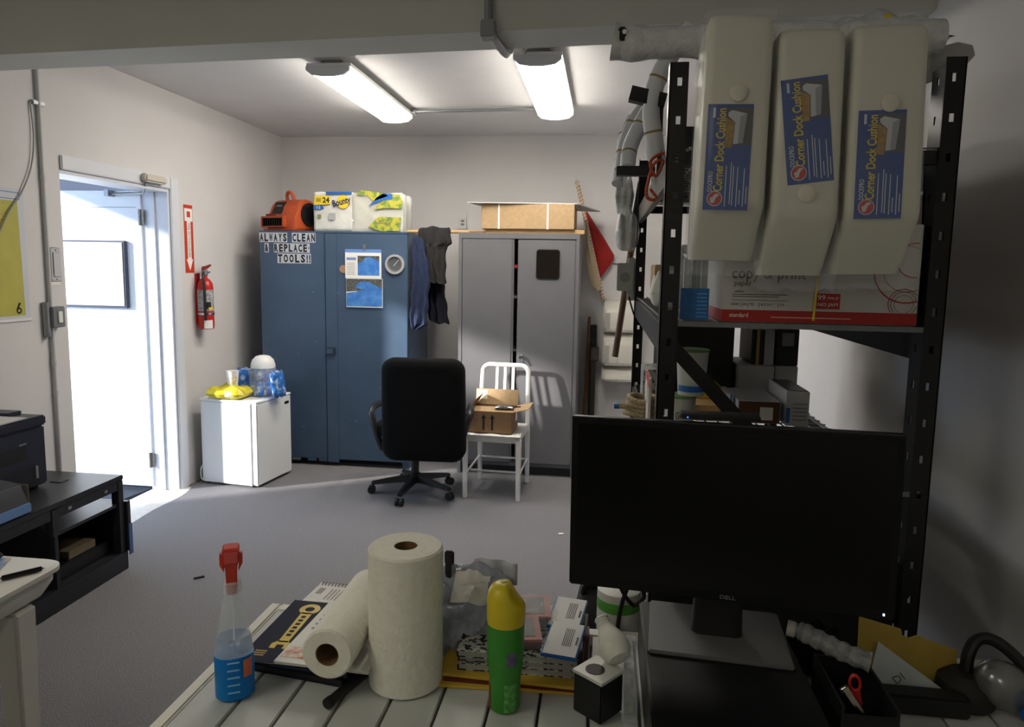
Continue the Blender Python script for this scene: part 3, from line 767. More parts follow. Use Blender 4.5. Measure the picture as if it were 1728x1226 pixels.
lk = MB().lathe([(0.018, 0), (0.018, 0.012), (0.012, 0.02), (0.012, 0.035)], 16, (0, 0, 0), plane('-y', (-0.605, YF, 0.915))).build('lock', CHROME, g2, smooth=True)
MB().box((-0.006, -0.06, 0.022), (0.006, 0.005, 0.03), plane('-y', (-0.605, YF, 0.915)) @ Matrix.Rotation(R(35), 4, 'Z')).build('lock_handle', CHROME, lk, bevel=0.002)
bx('hinge_gap', (-0.2158, YF + 0.004, 0.1), (-0.2142, YF + 0.02, 1.78), INK, gc)
mr = thing('locker_mirror', 'small rounded mirror stuck on the grey cabinet door', 'mirror', (-0.415, YF, 1.5))
MP = plane('-y', (0, YF + 0.0005, 0))
MB().poly([(x, z, 0) for x, z in rrect(-0.504, 1.498, -0.330, 1.715, 0.022)], (0, 0, 0.006), MP).build('frame', BLACK, mr)
MB().poly([(x, z, 0.006) for x, z in rrect(-0.498, 1.504, -0.336, 1.709, 0.018)], (0, 0, 0.001), MP).build('glass', mat('mirror_glass', (225, 228, 230), 0.03, metal=1), mr)

bxp = thing('cardboard_carton', 'flat cardboard carton with two white straps on the grey cabinet', 'box', (-0.58, 5.52, 1.86))
bx('carton', (-0.926, 5.30, 1.862), (-0.236, 5.74, 2.045), CARD, bxp, bevel=0.004)
for x in (-0.80, -0.437): 
    b = MB(); b.box((x, 5.2985, 1.8605), (x + 0.012, 5.3, 2.0465)); b.box((x, 5.2985, 2.045), (x + 0.012, 5.74, 2.0465))
    b.build('strap', PAPER, bxp)
bx('end_seam', (-0.2355, 5.30, 1.862), (-0.2345, 5.74, 2.045), CARDD, bxp)
tag(bx('wooden_plank', (-0.90, 5.33, 1.83), (-0.16, 5.40, 1.861), WOOD, bevel=0.003), 'long wooden plank under the cardboard carton on the grey cabinet', 'plank')
tag(bx('wooden_plank', (-0.80, 5.60, 1.83), (-0.20, 5.67, 1.861), WOOD, bevel=0.003), 'wooden plank at the back under the cardboard carton', 'plank')
tag(bx('wooden_batten', (-1.02, 5.31, 1.8302), (-0.903, 5.345, 1.845), CARDD, bevel=0.002), 'short dark wooden batten at the left end of the plank on the grey cabinet', 'batten')
b = MB().poly([(-1.02, 5.25, 2.047), (-0.215, 5.33, 2.047), (-0.055, 6.02, 2.047), (-0.93, 5.75, 2.047)], (0, 0, 0.008))
tag(b.build('white_board', mat('board_white', (190, 190, 186), 0.5)), 'thin white board lying on the cardboard carton', 'board')

# flag and poles in the corner right of the grey cabinet
fs = thing('striped_pole', 'pale pole with red spiral stripe leaning against the back wall', 'pole', (-0.009, 6.12, 1.32))
pA, pB = Vector((-0.249, 6.12, 2.274)), Vector((-0.009, 6.12, 1.325))
tb('pole', [pA, pB], 0.0155, mat('pole_cream', (206, 186, 160), 0.5), fs, n=12)
dv = (pB - pA).normalized(); uu = Vector((0, 1, 0)); vv = dv.cross(uu)
tb('spiral_stripe', [pA + (pB - pA) * (i / 260) + (uu * math.cos(i * 0.82) + vv * math.sin(i * 0.82)) * 0.0152 for i in range(261)], 0.003, mat('stripe_red', (150, 48, 38), 0.5), fs, n=5)
tb('finial', bez([pA, pA + Vector((-0.02, 0, 0.015)), pA + Vector((-0.012, 0, 0.035)), pA + Vector((0.01, 0, 0.02))]), 0.008, MATS['pole_cream'], fs, n=8)
FLR = mat('flag_red', (160, 32, 28), 0.8, noise=0.15, scale=30)
ol = [(-0.19, 2.04), (-0.165, 2.06), (-0.10, 1.96), (-0.03, 1.86), (0.04, 1.75), (0.072, 1.70), (0.07, 1.66), (0.04, 1.61), (0.0, 1.555), (-0.04, 1.49), (-0.06, 1.54), (-0.09, 1.66), (-0.13, 1.82)]
cx_ = sum(p[0] for p in ol) / len(ol); cz_ = sum(p[1] for p in ol) / len(ol)
b = MB()
b.loft([[(cx_ + (x - cx_) * s, 6.145 + d + 0.008 * math.sin(x * 60 + z * 20), cz_ + (z - cz_) * s) for x, z in ol] for s, d in ((0.6, -0.028), (0.9, -0.02), (1.0, 0.0), (0.9, 0.016))])
tag(b.build('red_flag', FLR, smooth=True, angle=60), 'folded red flag hanging beside the striped pole', 'flag')
b = MB()
b.loft([[(x + s * wd_, 6.06 + t, z) for s, t in ((-1, 0), (0, -0.012), (1, 0), (0, 0.012))] for x, z, wd_ in ((-0.165, 1.98, 0.012), (-0.15, 1.80, 0.018), (-0.135, 1.72, 0.035), (-0.10, 1.55, 0.042), (-0.075, 1.44, 0.04), (-0.06, 1.40, 0.025))])
tag(b.build('wooden_paddle', mat('paddle_tan', (176, 160, 130), 0.5), smooth=True, bevel=0), 'tan wooden paddle blade hanging behind the striped pole', 'paddle')
tag(MB().tube([(-0.145, 6.05, 0.0), (-0.12, 6.12, 1.17)], [0.016, 0.012], 10).build('axe_handle', mat('handle_brown', (128, 84, 52), 0.6, noise=0.3, scale=30), smooth=True), 'brown wooden handle standing right of the grey cabinet', 'handle')
tag(bx('black_board', (-0.11, 6.10, 0.0), (-0.055, 6.19, 1.1), BLACK, bevel=0.003), 'narrow black board standing against the back wall', 'board')
lv = thing('spirit_level', 'dark tool with metal head standing in front of the black board', 'tool', (-0.07, 6.02, 0.0))
bx('bar', (-0.095, 6.03, 0.0), (-0.055, 6.07, 0.80), mat('bar_dark', (50, 46, 42), 0.5), lv, bevel=0.003)
bx('head', (-0.10, 6.025, 0.80), (-0.03, 6.075, 0.92), mat('head_grey', (92, 84, 76), 0.5, metal=0.3, noise=0.4, scale=30), lv, bevel=0.006)

# three white moulded bumpers fixed to the back wall
DW = mat('dock_white', (222, 219, 208), 0.4)
def bumper(z0, z1):
    o = thing('dock_bumper', '', 'bumper', (0.13, 6.1, z0), group='white moulded bumpers on the back wall')
    x0, x1 = -0.005, 0.30
    ring = lambda x, e: [(x, 6.198, z0 + e), (x, 6.198, z1 - e), (x, 6.10, z1 - e), (x, 6.03 + e, z1 - 0.04), (x, 6.0 + e, z1 - 0.10), (x, 6.0 + e, z0 + 0.02), (x, 6.02 + e, z0 + e)]
    MB().loft([ring(x0, 0.02), ring(x0 + 0.02, 0.0), ring(x1 - 0.02, 0.0), ring(x1, 0.02)]).build('shell', DW, o, bevel=0.008, seg=3)
    bx('recess', (x0 + 0.02, 5.997, z0 + 0.03), (x0 + 0.06, 6.001, z1 - 0.10), mat('dock_shade', (186, 186, 180), 0.4), o)
    bx('seam', (0.125, 5.997, z0 + 0.02), (0.131, 6.001, z1 - 0.09), MATS['dock_shade'], o)
    return o
for (z0, z1), lb in zip(((0.625, 0.755), (0.765, 1.04), (1.05, 1.315)), ('lowest and shortest of the three white bumpers on the back wall', 'middle of the three white moulded bumpers on the back wall', 'topmost of the three white moulded bumpers on the back wall')):
    bumper(z0, z1)['label'] = lb
ot = thing('wall_outlet', 'white outlet plate on the back wall above the wooden rod', 'outlet', (-1.247, YB, 1.92))
bx('plate', (-1.285, YB - 0.006, 1.905), (-1.21, YB - 0.0003, 2.0), mat('outlet_white', (205, 205, 203), 0.4), ot, bevel=0.003)
for z in (1.935, 1.965): bx('socket', (-1.262, YB - 0.008, z), (-1.233, YB - 0.006, z + 0.02), GREYINK, ot, bevel=0.003)

# ------------------------------------------------------------------ ceiling lights and conduit
DIFF = mat('lit_diffuser', (255, 247, 234), 0.5, emit=LAMP)
def ceiling_light(x0, x1, y0, y1, lb):
    o = thing('ceiling_light', lb, 'ceiling light', ((x0 + x1) / 2, (y0 + y1) / 2, 2.59), group='two ceiling lights')
    bx('housing', (x0 - 0.006, y0 + 0.02, 2.652), (x1 + 0.006, y1 - 0.02, 2.672), WHITE, o)
    sec = [(0.0, 2.651), (0.0, 2.635), (0.03, 2.612), (0.09, 2.603), (x1 - x0 - 0.09, 2.603), (x1 - x0 - 0.03, 2.612), (x1 - x0, 2.635), (x1 - x0, 2.651)]
    MB().loft([[(x0 + a, y, z) for a, z in sec] for y in (y0 + 0.02, y1 - 0.02)]).build('diffuser', DIFF, o, smooth=True)
    for ya, yb_ in ((y0, y0 + 0.02), (y1 - 0.02, y1)):
        MB().loft([[(x0 - 0.003 + a * 1.0 + (0.006 if a > 0.1 else 0), y, z + (0.002 if z > 2.64 else -0.003)) for a, z in sec] for y in (ya, yb_)]).build('end_cap', mat('cap_grey', (214, 214, 218), 0.5), o)
    for y in (y0 + 0.10, y1 - 0.10):
        tb('mount_stem', [((x0 + x1) / 2, y, 2.67), ((x0 + x1) / 2, y, 2.69)], 0.02, STEEL, o)
        bx('mount_plate', ((x0 + x1) / 2 - 0.06, y - 0.03, 2.688), ((x0 + x1) / 2 + 0.06, y + 0.03, 2.6995), STEEL, o)
    return o
ceiling_light(-1.655, -1.415, 3.86, 5.16, 'lit fluorescent ceiling light on the left')
for xa, ya, sd_ in ((-1.95, -0.6, 'left'), (-0.35, -2.9, 'right')):  # extra lights added behind the viewer to brighten the foreground
    rl = ceiling_light(xa, xa + 0.24, ya, ya + 1.3, 'lit ceiling light behind the viewer on the ' + sd_)
    for k in ('category', 'group'): del rl[k]
    rl.name = 'trim_4' if xa < -1 else 'trim_5'; rl['kind'] = 'structure'
    [c for c in rl.children if c.name.startswith('diffuser')][0].data.materials[0] = mat('lit_diffuser_dim', (255, 250, 226), 0.5, emit=LAMP * REAR)
ceiling_light(-0.495, -0.255, 3.74, 5.10, 'lit fluorescent ceiling light on the right')
co = thing('ceiling_conduit', 'metal conduit joining the far ends of the two ceiling lights', 'conduit', (-0.95, 5.12, 2.67))
tb('pipe', [(-1.41, 5.12, 2.675), (-0.50, 5.09, 2.675)], 0.011, STEEL, co)
bx('connector', (-1.415, 5.10, 2.66), (-1.375, 5.14, 2.692), STEEL, co, bevel=0.003)
c2 = thing('beam_conduit', 'conduit with junction box bending over the ceiling beam to the right light', 'conduit', (-0.42, 2.60, 2.40))
yb0 = 2.735 + (-0.43 + 2.9) / 3.9 * (2.487 - 2.735)
tb('pipe', [(-0.43, yb0 - 0.016, 2.69), (-0.43, yb0 - 0.016, 2.40)], 0.015, STEEL, c2)
bx('junction_box', (-0.455, yb0 - 0.04, 2.372), (-0.405, yb0 + 0.02, 2.43), STEEL, c2, bevel=0.004)
tb('flexible_conduit', bez([(-0.42, yb0, 2.385), (-0.41, yb0 + 0.12, 2.385), (-0.40, yb0 + 0.27, 2.40), (-0.42, 3.2, 2.55), (-0.44, 3.7, 2.655)]), 0.015, STEEL, c2)

# ------------------------------------------------------------------ white metal chair with a box
wc = thing('metal_chair', 'white painted metal chair with slatted back in front of the grey cabinet', 'chair', (-0.715, 4.86, 0), R(-3))
CW = mat('chair_white', (226, 226, 224), 0.38)
W2, D0, D1 = 0.185, -0.205, 0.21
b = MB()
def seat(u, v):
    x = (u * 2 - 1) * (W2 + 0.012) * (1.0 - 0.06 * v)
    y = D0 - 0.015 + (D1 - D0 + 0.015) * v
    dip = -0.012 * (math.sin(PI * min(1, abs(u * 2 - 1) * 1.15)) ** 2) * math.sin(PI * min(1, v * 1.1))
    return (x, y, 0.448 + dip)
b.grid(seat, 20, 12)
b.build('seat', CW, wc, world=False, smooth=True, solid=0.01, angle=60)
b = MB()
b.box((-W2, D0, 0.40), (W2, D0 + 0.02, 0.442)); b.box((-W2, D1 - 0.02, 0.40), (W2, D1, 0.442))
b.box((-W2, D0, 0.40), (-W2 + 0.02, D1, 0.442)); b.box((W2 - 0.02, D0, 0.40), (W2, D1, 0.442))
b.build('seat_frame', CW, wc, world=False, bevel=0.004)
for s in (-1, 1):
    MB().loft([[(s * W2 + dx * k * 0.5, D0 + 0.008 + dy * k * 0.5, z) for dx, dy in ((-1, -1), (1, -1), (1, 1), (-1, 1))] for k, z in ((0.028, 0.0), (0.036, 0.43))]).build('leg', CW, wc, world=False, bevel=0.005)
    MB().loft([[(s * 0.178 + dx * k * 0.5, y + dy * k * 0.5, z) for dx, dy in ((-1, -1), (1, -1), (1, 1), (-1, 1))] for k, y, z in ((0.028, D1 + 0.03, 0.0), (0.034, D1, 0.43))]).build('leg', CW, wc, world=False, bevel=0.005)
    tb('stretcher', [(s * 0.182, D0 + 0.01, 0.17), (s * 0.18, D1 + 0.015, 0.19)], 0.008, CW, wc, world=False, n=8)
for y, z in ((D0 + 0.16, 0.155), (D1 + 0.01, 0.185)):
    tb('stretcher', [(-0.182, y, z), (0.182, y, z)], 0.008, CW, wc, world=False, n=8)
arch = [(-0.178, D1, 0.42), (-0.174, D1 + 0.02, 0.62), (-0.170, D1 + 0.045, 0.79)]
for a in range(0, 91, 15):
    t = R(180 - a); arch.append((-0.115 + 0.055 * math.cos(t), D1 + 0.052, 0.815 + 0.055 * math.sin(t)))
arch += [(-p[0], p[1], p[2]) for p in reversed(arch)]
MB().tube(arch, 0.0165, 10).build('back_frame', CW, wc, world=False, smooth=True)
for x in (-0.06, 0, 0.06):
    MB().loft([[(x + dx * 0.011, y + dy * 0.004, z) for dx, dy in ((-1, -1), (1, -1), (1, 1), (-1, 1))] for y, z in ((D1 - 0.005, 0.44), (D1 + 0.02, 0.62), (D1 + 0.052, 0.865))]).build('back_slat', CW, wc, world=False, bevel=0.002)
cbx = thing('open_carton', 'open cardboard box with two printed arrows on the white chair', 'box', (-0.74, 4.83, 0.455), R(-2))
x0, x1, y0, y1, h = -0.158, 0.150, -0.135, 0.13, 0.15
t_ = 0.004
MB().box((x0, y0, 0.0), (x1, y1, t_)).build('bottom', CARDD, cbx, world=False)
for lo, hi in (((x0, y0, 0), (x1, y0 + t_, h)), ((x0, y1 - t_, 0), (x1, y1, h)), ((x0, y0, 0), (x0 + t_, y1, h)), ((x1 - t_, y0, 0), (x1, y1, h))):
    MB().box(lo, hi).build('side', CARDD, cbx, world=False)
MB().box((x0, 0, 0), (x1, t_, 0.11), Matrix.Translation((0, y1, h)) @ Matrix.Rotation(R(-14), 4, 'X')).build('flap', CARD, cbx, world=False)
MB().box((0, y0, 0), (0.115, y1, t_), Matrix.Translation((x1, 0, h - 0.004)) @ Matrix.Rotation(R(-14), 4, 'Y')).build('flap', CARD, cbx, world=False)
MB().box((0, y0, 0), (0.10, y1, t_), Matrix.Translation((x0 + 0.002, 0, h - 0.01)) @ Matrix.Rotation(R(-58), 4, 'Y')).build('flap', CARDD, cbx, world=False)
MB().box((x0, 0, 0), (x1, 0.10, t_), Matrix.Translation((0, y0 + 0.002, h - 0.008)) @ Matrix.Rotation(R(12), 4, 'X')).build('flap', CARD, cbx, world=False)
bp_ = plane('-y', (0, y0, 0))
for x in (-0.045, 0.015):
    MB().poly([(x - 0.007, 0.02, 0), (x + 0.007, 0.02, 0), (x + 0.007, 0.10, 0), (x + 0.017, 0.10, 0), (x, 0.13, 0), (x - 0.017, 0.10, 0), (x - 0.007, 0.10, 0)], (0, 0, 0.0006), bp_).build('arrow_print', INK, cbx, world=False)
MB().box((-0.155, 0, 0.035), (-0.075, -0.001, 0.10), Matrix.Translation((0, y1, h)) @ Matrix.Rotation(R(-14), 4, 'X')).build('pale_label', mat('label_cream', (220, 212, 180), 0.6), cbx, world=False)
MB().box((x1, 0.03, 0.055), (x1 + 0.0008, 0.10, 0.11)).build('side_label', PAPER, cbx, world=False)
sn = thing('glasses_case', 'dark silver spectacles lying on the open cardboard box', 'spectacles', (-0.655, 4.75, 0.618))
pillow(0.13, 0.05, 0.02, 9, 0.1).build('lens_frame', mat('spectacle_silver', (120, 122, 126), 0.25, metal=0.7), sn, world=False, smooth=True)
tb('arm', [(0.05, 0, 0.012), (0.11, 0.02, 0.014)], 0.005, BLACK, sn, world=False, n=6)

# ------------------------------------------------------------------ office chair
oc = thing('office_chair', 'black office chair seen from behind in front of the blue cabinet', 'chair', (-1.275, 4.72, 0), R(3))
CB = mat('chair_black_plastic', (26, 27, 30), 0.4)
for k in range(5):
    a = R(-101 + 72 * k + 3)
    c_, s_ = math.cos(a), math.sin(a)
    leg = MB().loft([[(c_ * r - s_ * w_ * q, s_ * r + c_ * w_ * q, z + hgt * e) for q, e in ((-1, 0), (1, 0), (0.7, 1), (-0.7, 1))] for r, w_, z, hgt in ((0.025, 0.032, 0.085, 0.05), (0.15, 0.027, 0.078, 0.035), (0.30, 0.02, 0.062, 0.024))]).build('base_leg', CB, oc, world=False, bevel=0.005)
    for q in (-0.016, 0.016):
        MB().lathe([(0.012, -0.009), (0.026, -0.009), (0.028, -0.004), (0.028, 0.004), (0.026, 0.009), (0.012, 0.009)], 16, (0, 0, 0), Matrix.Translation((c_ * 0.30 - s_ * q, s_ * 0.30 + c_ * q, 0.028)) @ Matrix.Rotation(a, 4, 'Z') @ Matrix.Rotation(R(90), 4, 'X')).build('caster_wheel', CB, leg, world=False, smooth=True)
MB().lathe([(0.035, 0.075), (0.038, 0.14), (0.028, 0.15), (0.028, 0.33), (0.02, 0.335), (0.02, 0.40)], 20).build('gas_column', CB, oc, world=False, smooth=True)
bx('mechanism', (-0.11, -0.16, 0.385), (0.11, 0.12, 0.425), CB, oc, world=False, bevel=0.008)
tb('tilt_lever', [(0.08, 0.0, 0.385), (0.17, -0.04, 0.36), (0.205, -0.06, 0.30)], 0.008, CB, oc, world=False, n=8)
MB().lathe([(0.012, 0), (0.022, 0.02), (0.02, 0.05), (0.01, 0.06)], 12, (0.205, -0.06, 0.25)).build('lever_knob', CB, oc, world=False, smooth=True)
b = MB()
b.loft([[(x * s, y * s + 0.05, z) for x, y in rrect(-0.255, -0.25, 0.255, 0.25, 0.10)] for s, z in ((0.86, 0.425), (0.97, 0.44), (1.0, 0.475), (0.97, 0.51), (0.85, 0.528))])
b.build('seat', BLACKF, oc, world=False, smooth=True)
b = MB()
bk = []
for s, y in ((0.82, -0.075), (0.94, -0.068), (1.0, -0.045), (1.0, 0.0), (0.95, 0.03), (0.84, 0.045)):
    ring = []
    for x, z in rrect(-0.27, 0.0, 0.27, 0.685, 0.085, 8):
        xx = x * (1.0 + 0.03 * (1 - z / 0.685)) * s
        zz = 0.34 + (z - 0.34) * s
        ring.append((xx + 0.115, -0.245 + y - 0.02 * (zz / 0.685) ** 2 * 2 + 0.02 * (abs(xx) / 0.27) ** 2, 0.305 + zz))
    bk.append(ring)
b.loft(bk)
b.build('backrest', BLACKF, oc, world=False, smooth=True, angle=60)
for s, cx in ((-1, 0.09), (1, 0.045)):
    xa = cx + s * 0.305
    MB().tube(bez([(xa - s * 0.03, -0.16, 0.345), (xa, -0.17, 0.42), (xa + s * 0.035, -0.16, 0.53), (xa + s * 0.055, -0.13, 0.60), (xa + s * 0.045, -0.03, 0.625), (xa + s * 0.03, 0.1, 0.61), (xa, 0.14, 0.55), (xa - s * 0.03, 0.10, 0.45)]), 0.022, 10).build('armrest', CB, oc, world=False, smooth=True)
    bx('arm_bracket', (min(xa - s * 0.09, xa), -0.06, 0.43), (max(xa - s * 0.09, xa), 0.02, 0.455), CB, oc, world=False)

# ------------------------------------------------------------------ black rack
RX0, RX1, RY0, RY1, RZ = 0.131, 0.757, 1.70, 3.18, 2.045
rk = thing('storage_rack', 'black steel storage rack with slotted posts along the right wall', 'rack', (0.444, 2.44, 0))
FLG, HW, HH, SPC = 0.042, 0.010, 0.018, 0.0845
def post(x, y, sx, sy):
    b_ = MB()
    t = 0.003
    # flange across X (faces the viewer), with through slots
    def strip(a0, a1, z0, z1, across):
        if across:
            xs = sorted((x + sx * a0, x + sx * a1)); b_.box((xs[0], min(y, y + sy * t), z0), (xs[1], max(y, y + sy * t), z1))
        else:
            ys = sorted((y + sy * a0, y + sy * a1)); b_.box((min(x, x + sx * t), ys[0], z0), (max(x, x + sx * t), ys[1], z1))
    for across in (True, False):
        a, c = FLG * 0.42, FLG * 0.42 + HW
        strip(0, a, 0, RZ, across); strip(c, FLG, 0, RZ, across)
        z = 0.0
        k = 0
        while z < RZ:
            hz = min(RZ - 0.028 - HH, 0.05 + k * SPC)
            top = hz
            nxt = 0.05 + (k + 1) * SPC
            if k == 0: strip(a, c, 0, hz, across)
            zz1 = min(nxt, RZ)
            if nxt + HH > RZ: zz1 = RZ
            strip(a, c, hz + HH, zz1, across)
            if zz1 >= RZ: break
            k += 1
            z = nxt
    return b_.build('post', BLACKM, rk)
def web(x, y0, y1):
    b_ = MB()
    z = 0.0
    ym = (y0 + y1) / 2
    b_.box((x, y0, 0), (x + 0.003, ym - 0.006, 2.03)); b_.box((x, ym + 0.006, 0), (x + 0.003, y1, 2.03))
    k = 0
    while 0.05 + k * SPC + HH < 2.03:
        b_.box((x, ym - 0.006, 0.05 + k * SPC + HH), (x + 0.003, ym + 0.006, min(2.03, 0.05 + (k + 1) * SPC))); k += 1
    return b_.build('post_web', BLACKM, rk)
web(RX1 - FLG, RY0 + 0.004, RY0 + 0.065)
post(RX0, RY0, 1, 1); post(RX1, RY0, -1, 1); post(RX0, RY1, 1, -1); post(RX1, RY1, -1, -1)
LEV = [0.20, 0.62, 1.08, 1.462, 1.862]
WIRE = mat('wire_zinc', (120, 122, 124), 0.4, metal=0.6)
for i, z in enumerate(LEV):
    for x in (RX0 + 0.004, RX1 - 0.022):
        bx('side_beam', (x, RY0 + 0.035, z - 0.085), (x + 0.018, RY1 - 0.035, z - 0.012), BLACKM, rk, bevel=0.002)
    for y in ((RY0 + 0.006, RY1 - 0.03) if i in (0, 4) else (RY1 - 0.03,)):
        bx('end_beam', (RX0 + 0.036, y, z - 0.042), (RX1 - 0.036, y + 0.024, z - 0.012), BLACKM, rk, bevel=0.002)
    b = MB()
    k = 0
    y = RY0 + 0.012
    while y < RY1 - 0.02:
        b.box((RX0 + 0.008, y, z - 0.009), (RX1 - 0.008, y + 0.004, z - 0.005)); y += 0.062
    x = RX0 + 0.012
    while x < RX1 - 0.01:
        b.box((x, RY0 + 0.01, z - 0.005), (x + 0.004, RY1 - 0.01, z - 0.001)); x += 0.041
    if i != 4:
        b.box((RX0 + 0.04, RY0 + 0.002, z - 0.013), (RX1 - 0.04, RY0 + 0.005, z - 0.001))
    b.build('wire_deck', WIRE, rk)
def bar(p, q, w_, t, nm, mt, par):
    """flat bar from p to q, t thick along world Y, w_ wide across"""
    p, q = Vector(p), Vector(q)
    d = (q - p)
    L = d.length
    d = d / L
    yv = Vector((0, 1, 0)) - d * d.y
    yv.normalize()
    xv = yv.cross(d)
    Mx = Matrix((xv, yv, d)).transposed().to_4x4()
    Mx.translation = p
    return MB().box((-w_ / 2, -t / 2, 0), (w_ / 2, t / 2, L), Mx).build(nm, mt, par)
bar((0.150, RY0 + 0.036, 1.415), (0.735, RY0 + 0.036, 0.80), 0.034, 0.006, 'cross_brace', BLACKM, rk)
for z in (2.06, 1.862):
    y = 2.2
    bx('support_arm', (0.06 if z > 2 else 0.024, y - 0.02, z - 0.015 if z > 2 else z - 0.005), (RX0 + 0.006, y + 0.02, z + 0.025 if z > 2 else z + 0.022), BLACK, rk, bevel=0.002) if z < 2 else None
bar((0.056, 2.15, 2.082), (0.156, 2.15, 2.058), 0.04, 0.04, 'support_arm', BLACK, rk)
bx('support_post', (0.139, 2.14, 1.86), (0.151, 2.16, 2.065), BLACK, rk)

# ---- on and around the rack top
BUB = mat('bubble_wrap', (214, 215, 214), 0.35, noise=0.15, scale=40, bump=0.8, detail=5)
FOAM = mat('foam_white', (218, 219, 224), 0.6)
wt = thing('wrapped_tube', 'long tube wrapped in white plastic lying across the rack top', 'tube', (0.35, 1.66, 2.045))
ps = [(0.02 + 0.68 * i / 30, 1.70, 2.087) for i in range(31)]
MB().tube(ps, [0.036 + 0.005 * math.sin(i * 1.3) * math.sin(i * 0.5 + 1) for i in range(31)], 16).build('wrapping', BUB, wt, smooth=True)
MB().tube([(0.002, 1.70, 2.093), (0.02, 1.70, 2.09), (0.05, 1.70, 2.087)], [0.042, 0.038, 0.034], 14, False).build('loose_end', BUB, wt, smooth=True)
bx('black_end', (0.012, 1.660, 2.082), (0.03, 1.70, 2.112), INK, wt, bevel=0.003)
tb('end_screw', [(0.026, 1.657, 2.10), (0.026, 1.661, 2.10)], 0.005, PAPER, wt, n=10)
w2 = thing('wrapped_bundle', 'crumpled plastic wrapped bundle with yellow tape at the rack top right', 'bundle', (0.65, 1.80, 2.05))
sp = pillow(0.26, 0.16, 0.10, 61, 0.5)
sp.v = [Matrix.Translation((0.62, 1.84, 2.062)) @ Matrix.Rotation(R(8), 4, 'Z') @ p for p in sp.v]
sp.build('wrapping', BUB, w2, smooth=True, angle=70)
bar((0.61, 1.757, 2.085), (0.62, 1.79, 2.165), 0.014, 0.002, 'yellow_tape', YEL, w2)
w3 = thing('wrapped_cone', 'white wrapped tube lying along the right of the rack top', 'tube', (0.72, 2.0, 2.05))
MB().tube([(0.62, 1.90, 2.02), (0.68, 1.86, 2.045), (0.74, 1.83, 2.062), (0.79, 1.81, 2.078), (0.812, 1.80, 2.085)], [0.034, 0.037, 0.036, 0.03, 0.012], 16).build('wrapping', mat('wrap_dull', (178, 178, 172), 0.5), w3, smooth=True)
tag(bx('dark_tote', (0.18, 2.3, 1.864), (0.70, 3.1, 2.02), mat('tote_dark', (48, 48, 52), 0.6), bevel=0.01), 'dark tote on the top wire shelf behind the cushions', 'tote')
tag(bx('black_tote', (0.16, 1.76, 0.621), (0.73, 3.1, 0.90), BLACK, bevel=0.012), 'long black tote on the low shelf behind the monitor base', 'tote')  # tote added so the low shelf reads dark

tubes = [([(0.222, 2.15, 2.26), (0.165, 2.15, 2.185), (0.128, 2.15, 2.107), (0.118, 2.15, 2.03), (0.128, 2.15, 1.96), (0.14, 2.17, 1.90)], 0.026, 'white foam tube arching from the rack top down past the upper arm'),
         ([(0.13, 2.36, 2.10), (0.095, 2.33, 2.03), (0.065, 2.3, 1.955), (0.058, 2.25, 1.883)], 0.024, 'thick white foam tube ending on the lower support arm'),
         ([(0.115, 2.48, 2.13), (0.07, 2.45, 2.06), (0.045, 2.42, 1.98), (0.036, 2.38, 1.90)], 0.017, 'thin white foam tube behind the thick foam tube'),
         ([(0.075, 2.56, 2.10), (0.05, 2.55, 2.04), (0.042, 2.5, 1.97), (0.03, 2.42, 1.86)], 0.018, 'white foam tube furthest left on the rack')]
for p, r_, lb in tubes:
    o = thing('foam_tube', lb, 'foam tube', p[-1], group='white foam tubes on the rack')
    c = bez(p)
    MB().tube(c, r_, 14).build('foam', FOAM, o, smooth=True)
    for f in (0.35, 0.75):
        i = int(len(c) * f)
        MB().tube([c[i], c[i] + (c[i + 1] - c[i]).normalized() * 0.006], r_ + 0.0012, 14).build('twine', mat('twine_tan', (150, 130, 84), 0.8), o)
tag(tb('orange_rope', bez([(0.136, 1.76, 1.855), (0.115, 1.76, 1.85), (0.098, 1.75, 1.83), (0.112, 1.75, 1.80), (0.128, 1.755, 1.835), (0.108, 1.75, 1.83), (0.095, 1.75, 1.79), (0.092, 1.75, 1.755), (0.105, 1.75, 1.745), (0.115, 1.75, 1.75), (0.10, 1.75, 1.77)]), 0.004, mat('rope_orange', (206, 92, 60), 0.8, noise=0.4, scale=200, bump=0.5), n=6), 'orange rope looped over the left beam of the rack', 'rope')
bag = tag(pillow(0.10, 0.16, 0.16, 71, 0.5).build('plastic_bag', BUB, smooth=True, angle=70), 'crumpled white plastic bag hanging at the far post of the rack', 'bag'); bag.location = (0.092, 3.22, 1.66)
bag = tag(pillow(0.11, 0.16, 0.14, 72, 0.5).build('plastic_bag', BUB, smooth=True, angle=70), 'crumpled white plastic bag on the far end of the rack below the rod', 'bag'); bag.location = (0.255, 2.62, 1.463)
bag = tag(pillow(0.08, 0.14, 0.16, 73, 0.5).build('plastic_bag', BUB, smooth=True, angle=70), 'crumpled white plastic bag bulging beside the brush handle', 'bag'); bag.location = (0.075, 3.27, 1.82)
hd = thing('long_handled_brush', 'brown wooden broom handle hung at the far end of the rack', 'broom', (0.056, 3.2, 1.19))
tb('handle', [(0.110, 3.20, 1.655), (0.056, 3.20, 1.19)], 0.0145, mat('broom_brown', (112, 84, 62), 0.55, noise=0.2, scale=20), hd)
tb('grip', [(0.128, 3.20, 1.786), (0.110, 3.20, 1.655)], 0.016, WOOD, hd)
tb('brush_head', [(0.150, 3.20, 1.955), (0.128, 3.20, 1.786)], 0.022, mat('brush_dark', (42, 36, 34), 0.7, noise=0.5, scale=40), hd)
eb = thing('control_box', 'grey plastic control box mounted on the far post of the rack', 'control box', (0.10, 3.15, 1.44))
EBG = mat('box_grey', (168, 172, 172), 0.45)
bx('back_box', (0.098, 3.14, 1.445), (0.1305, 3.19, 1.63), EBG, eb, bevel=0.004)
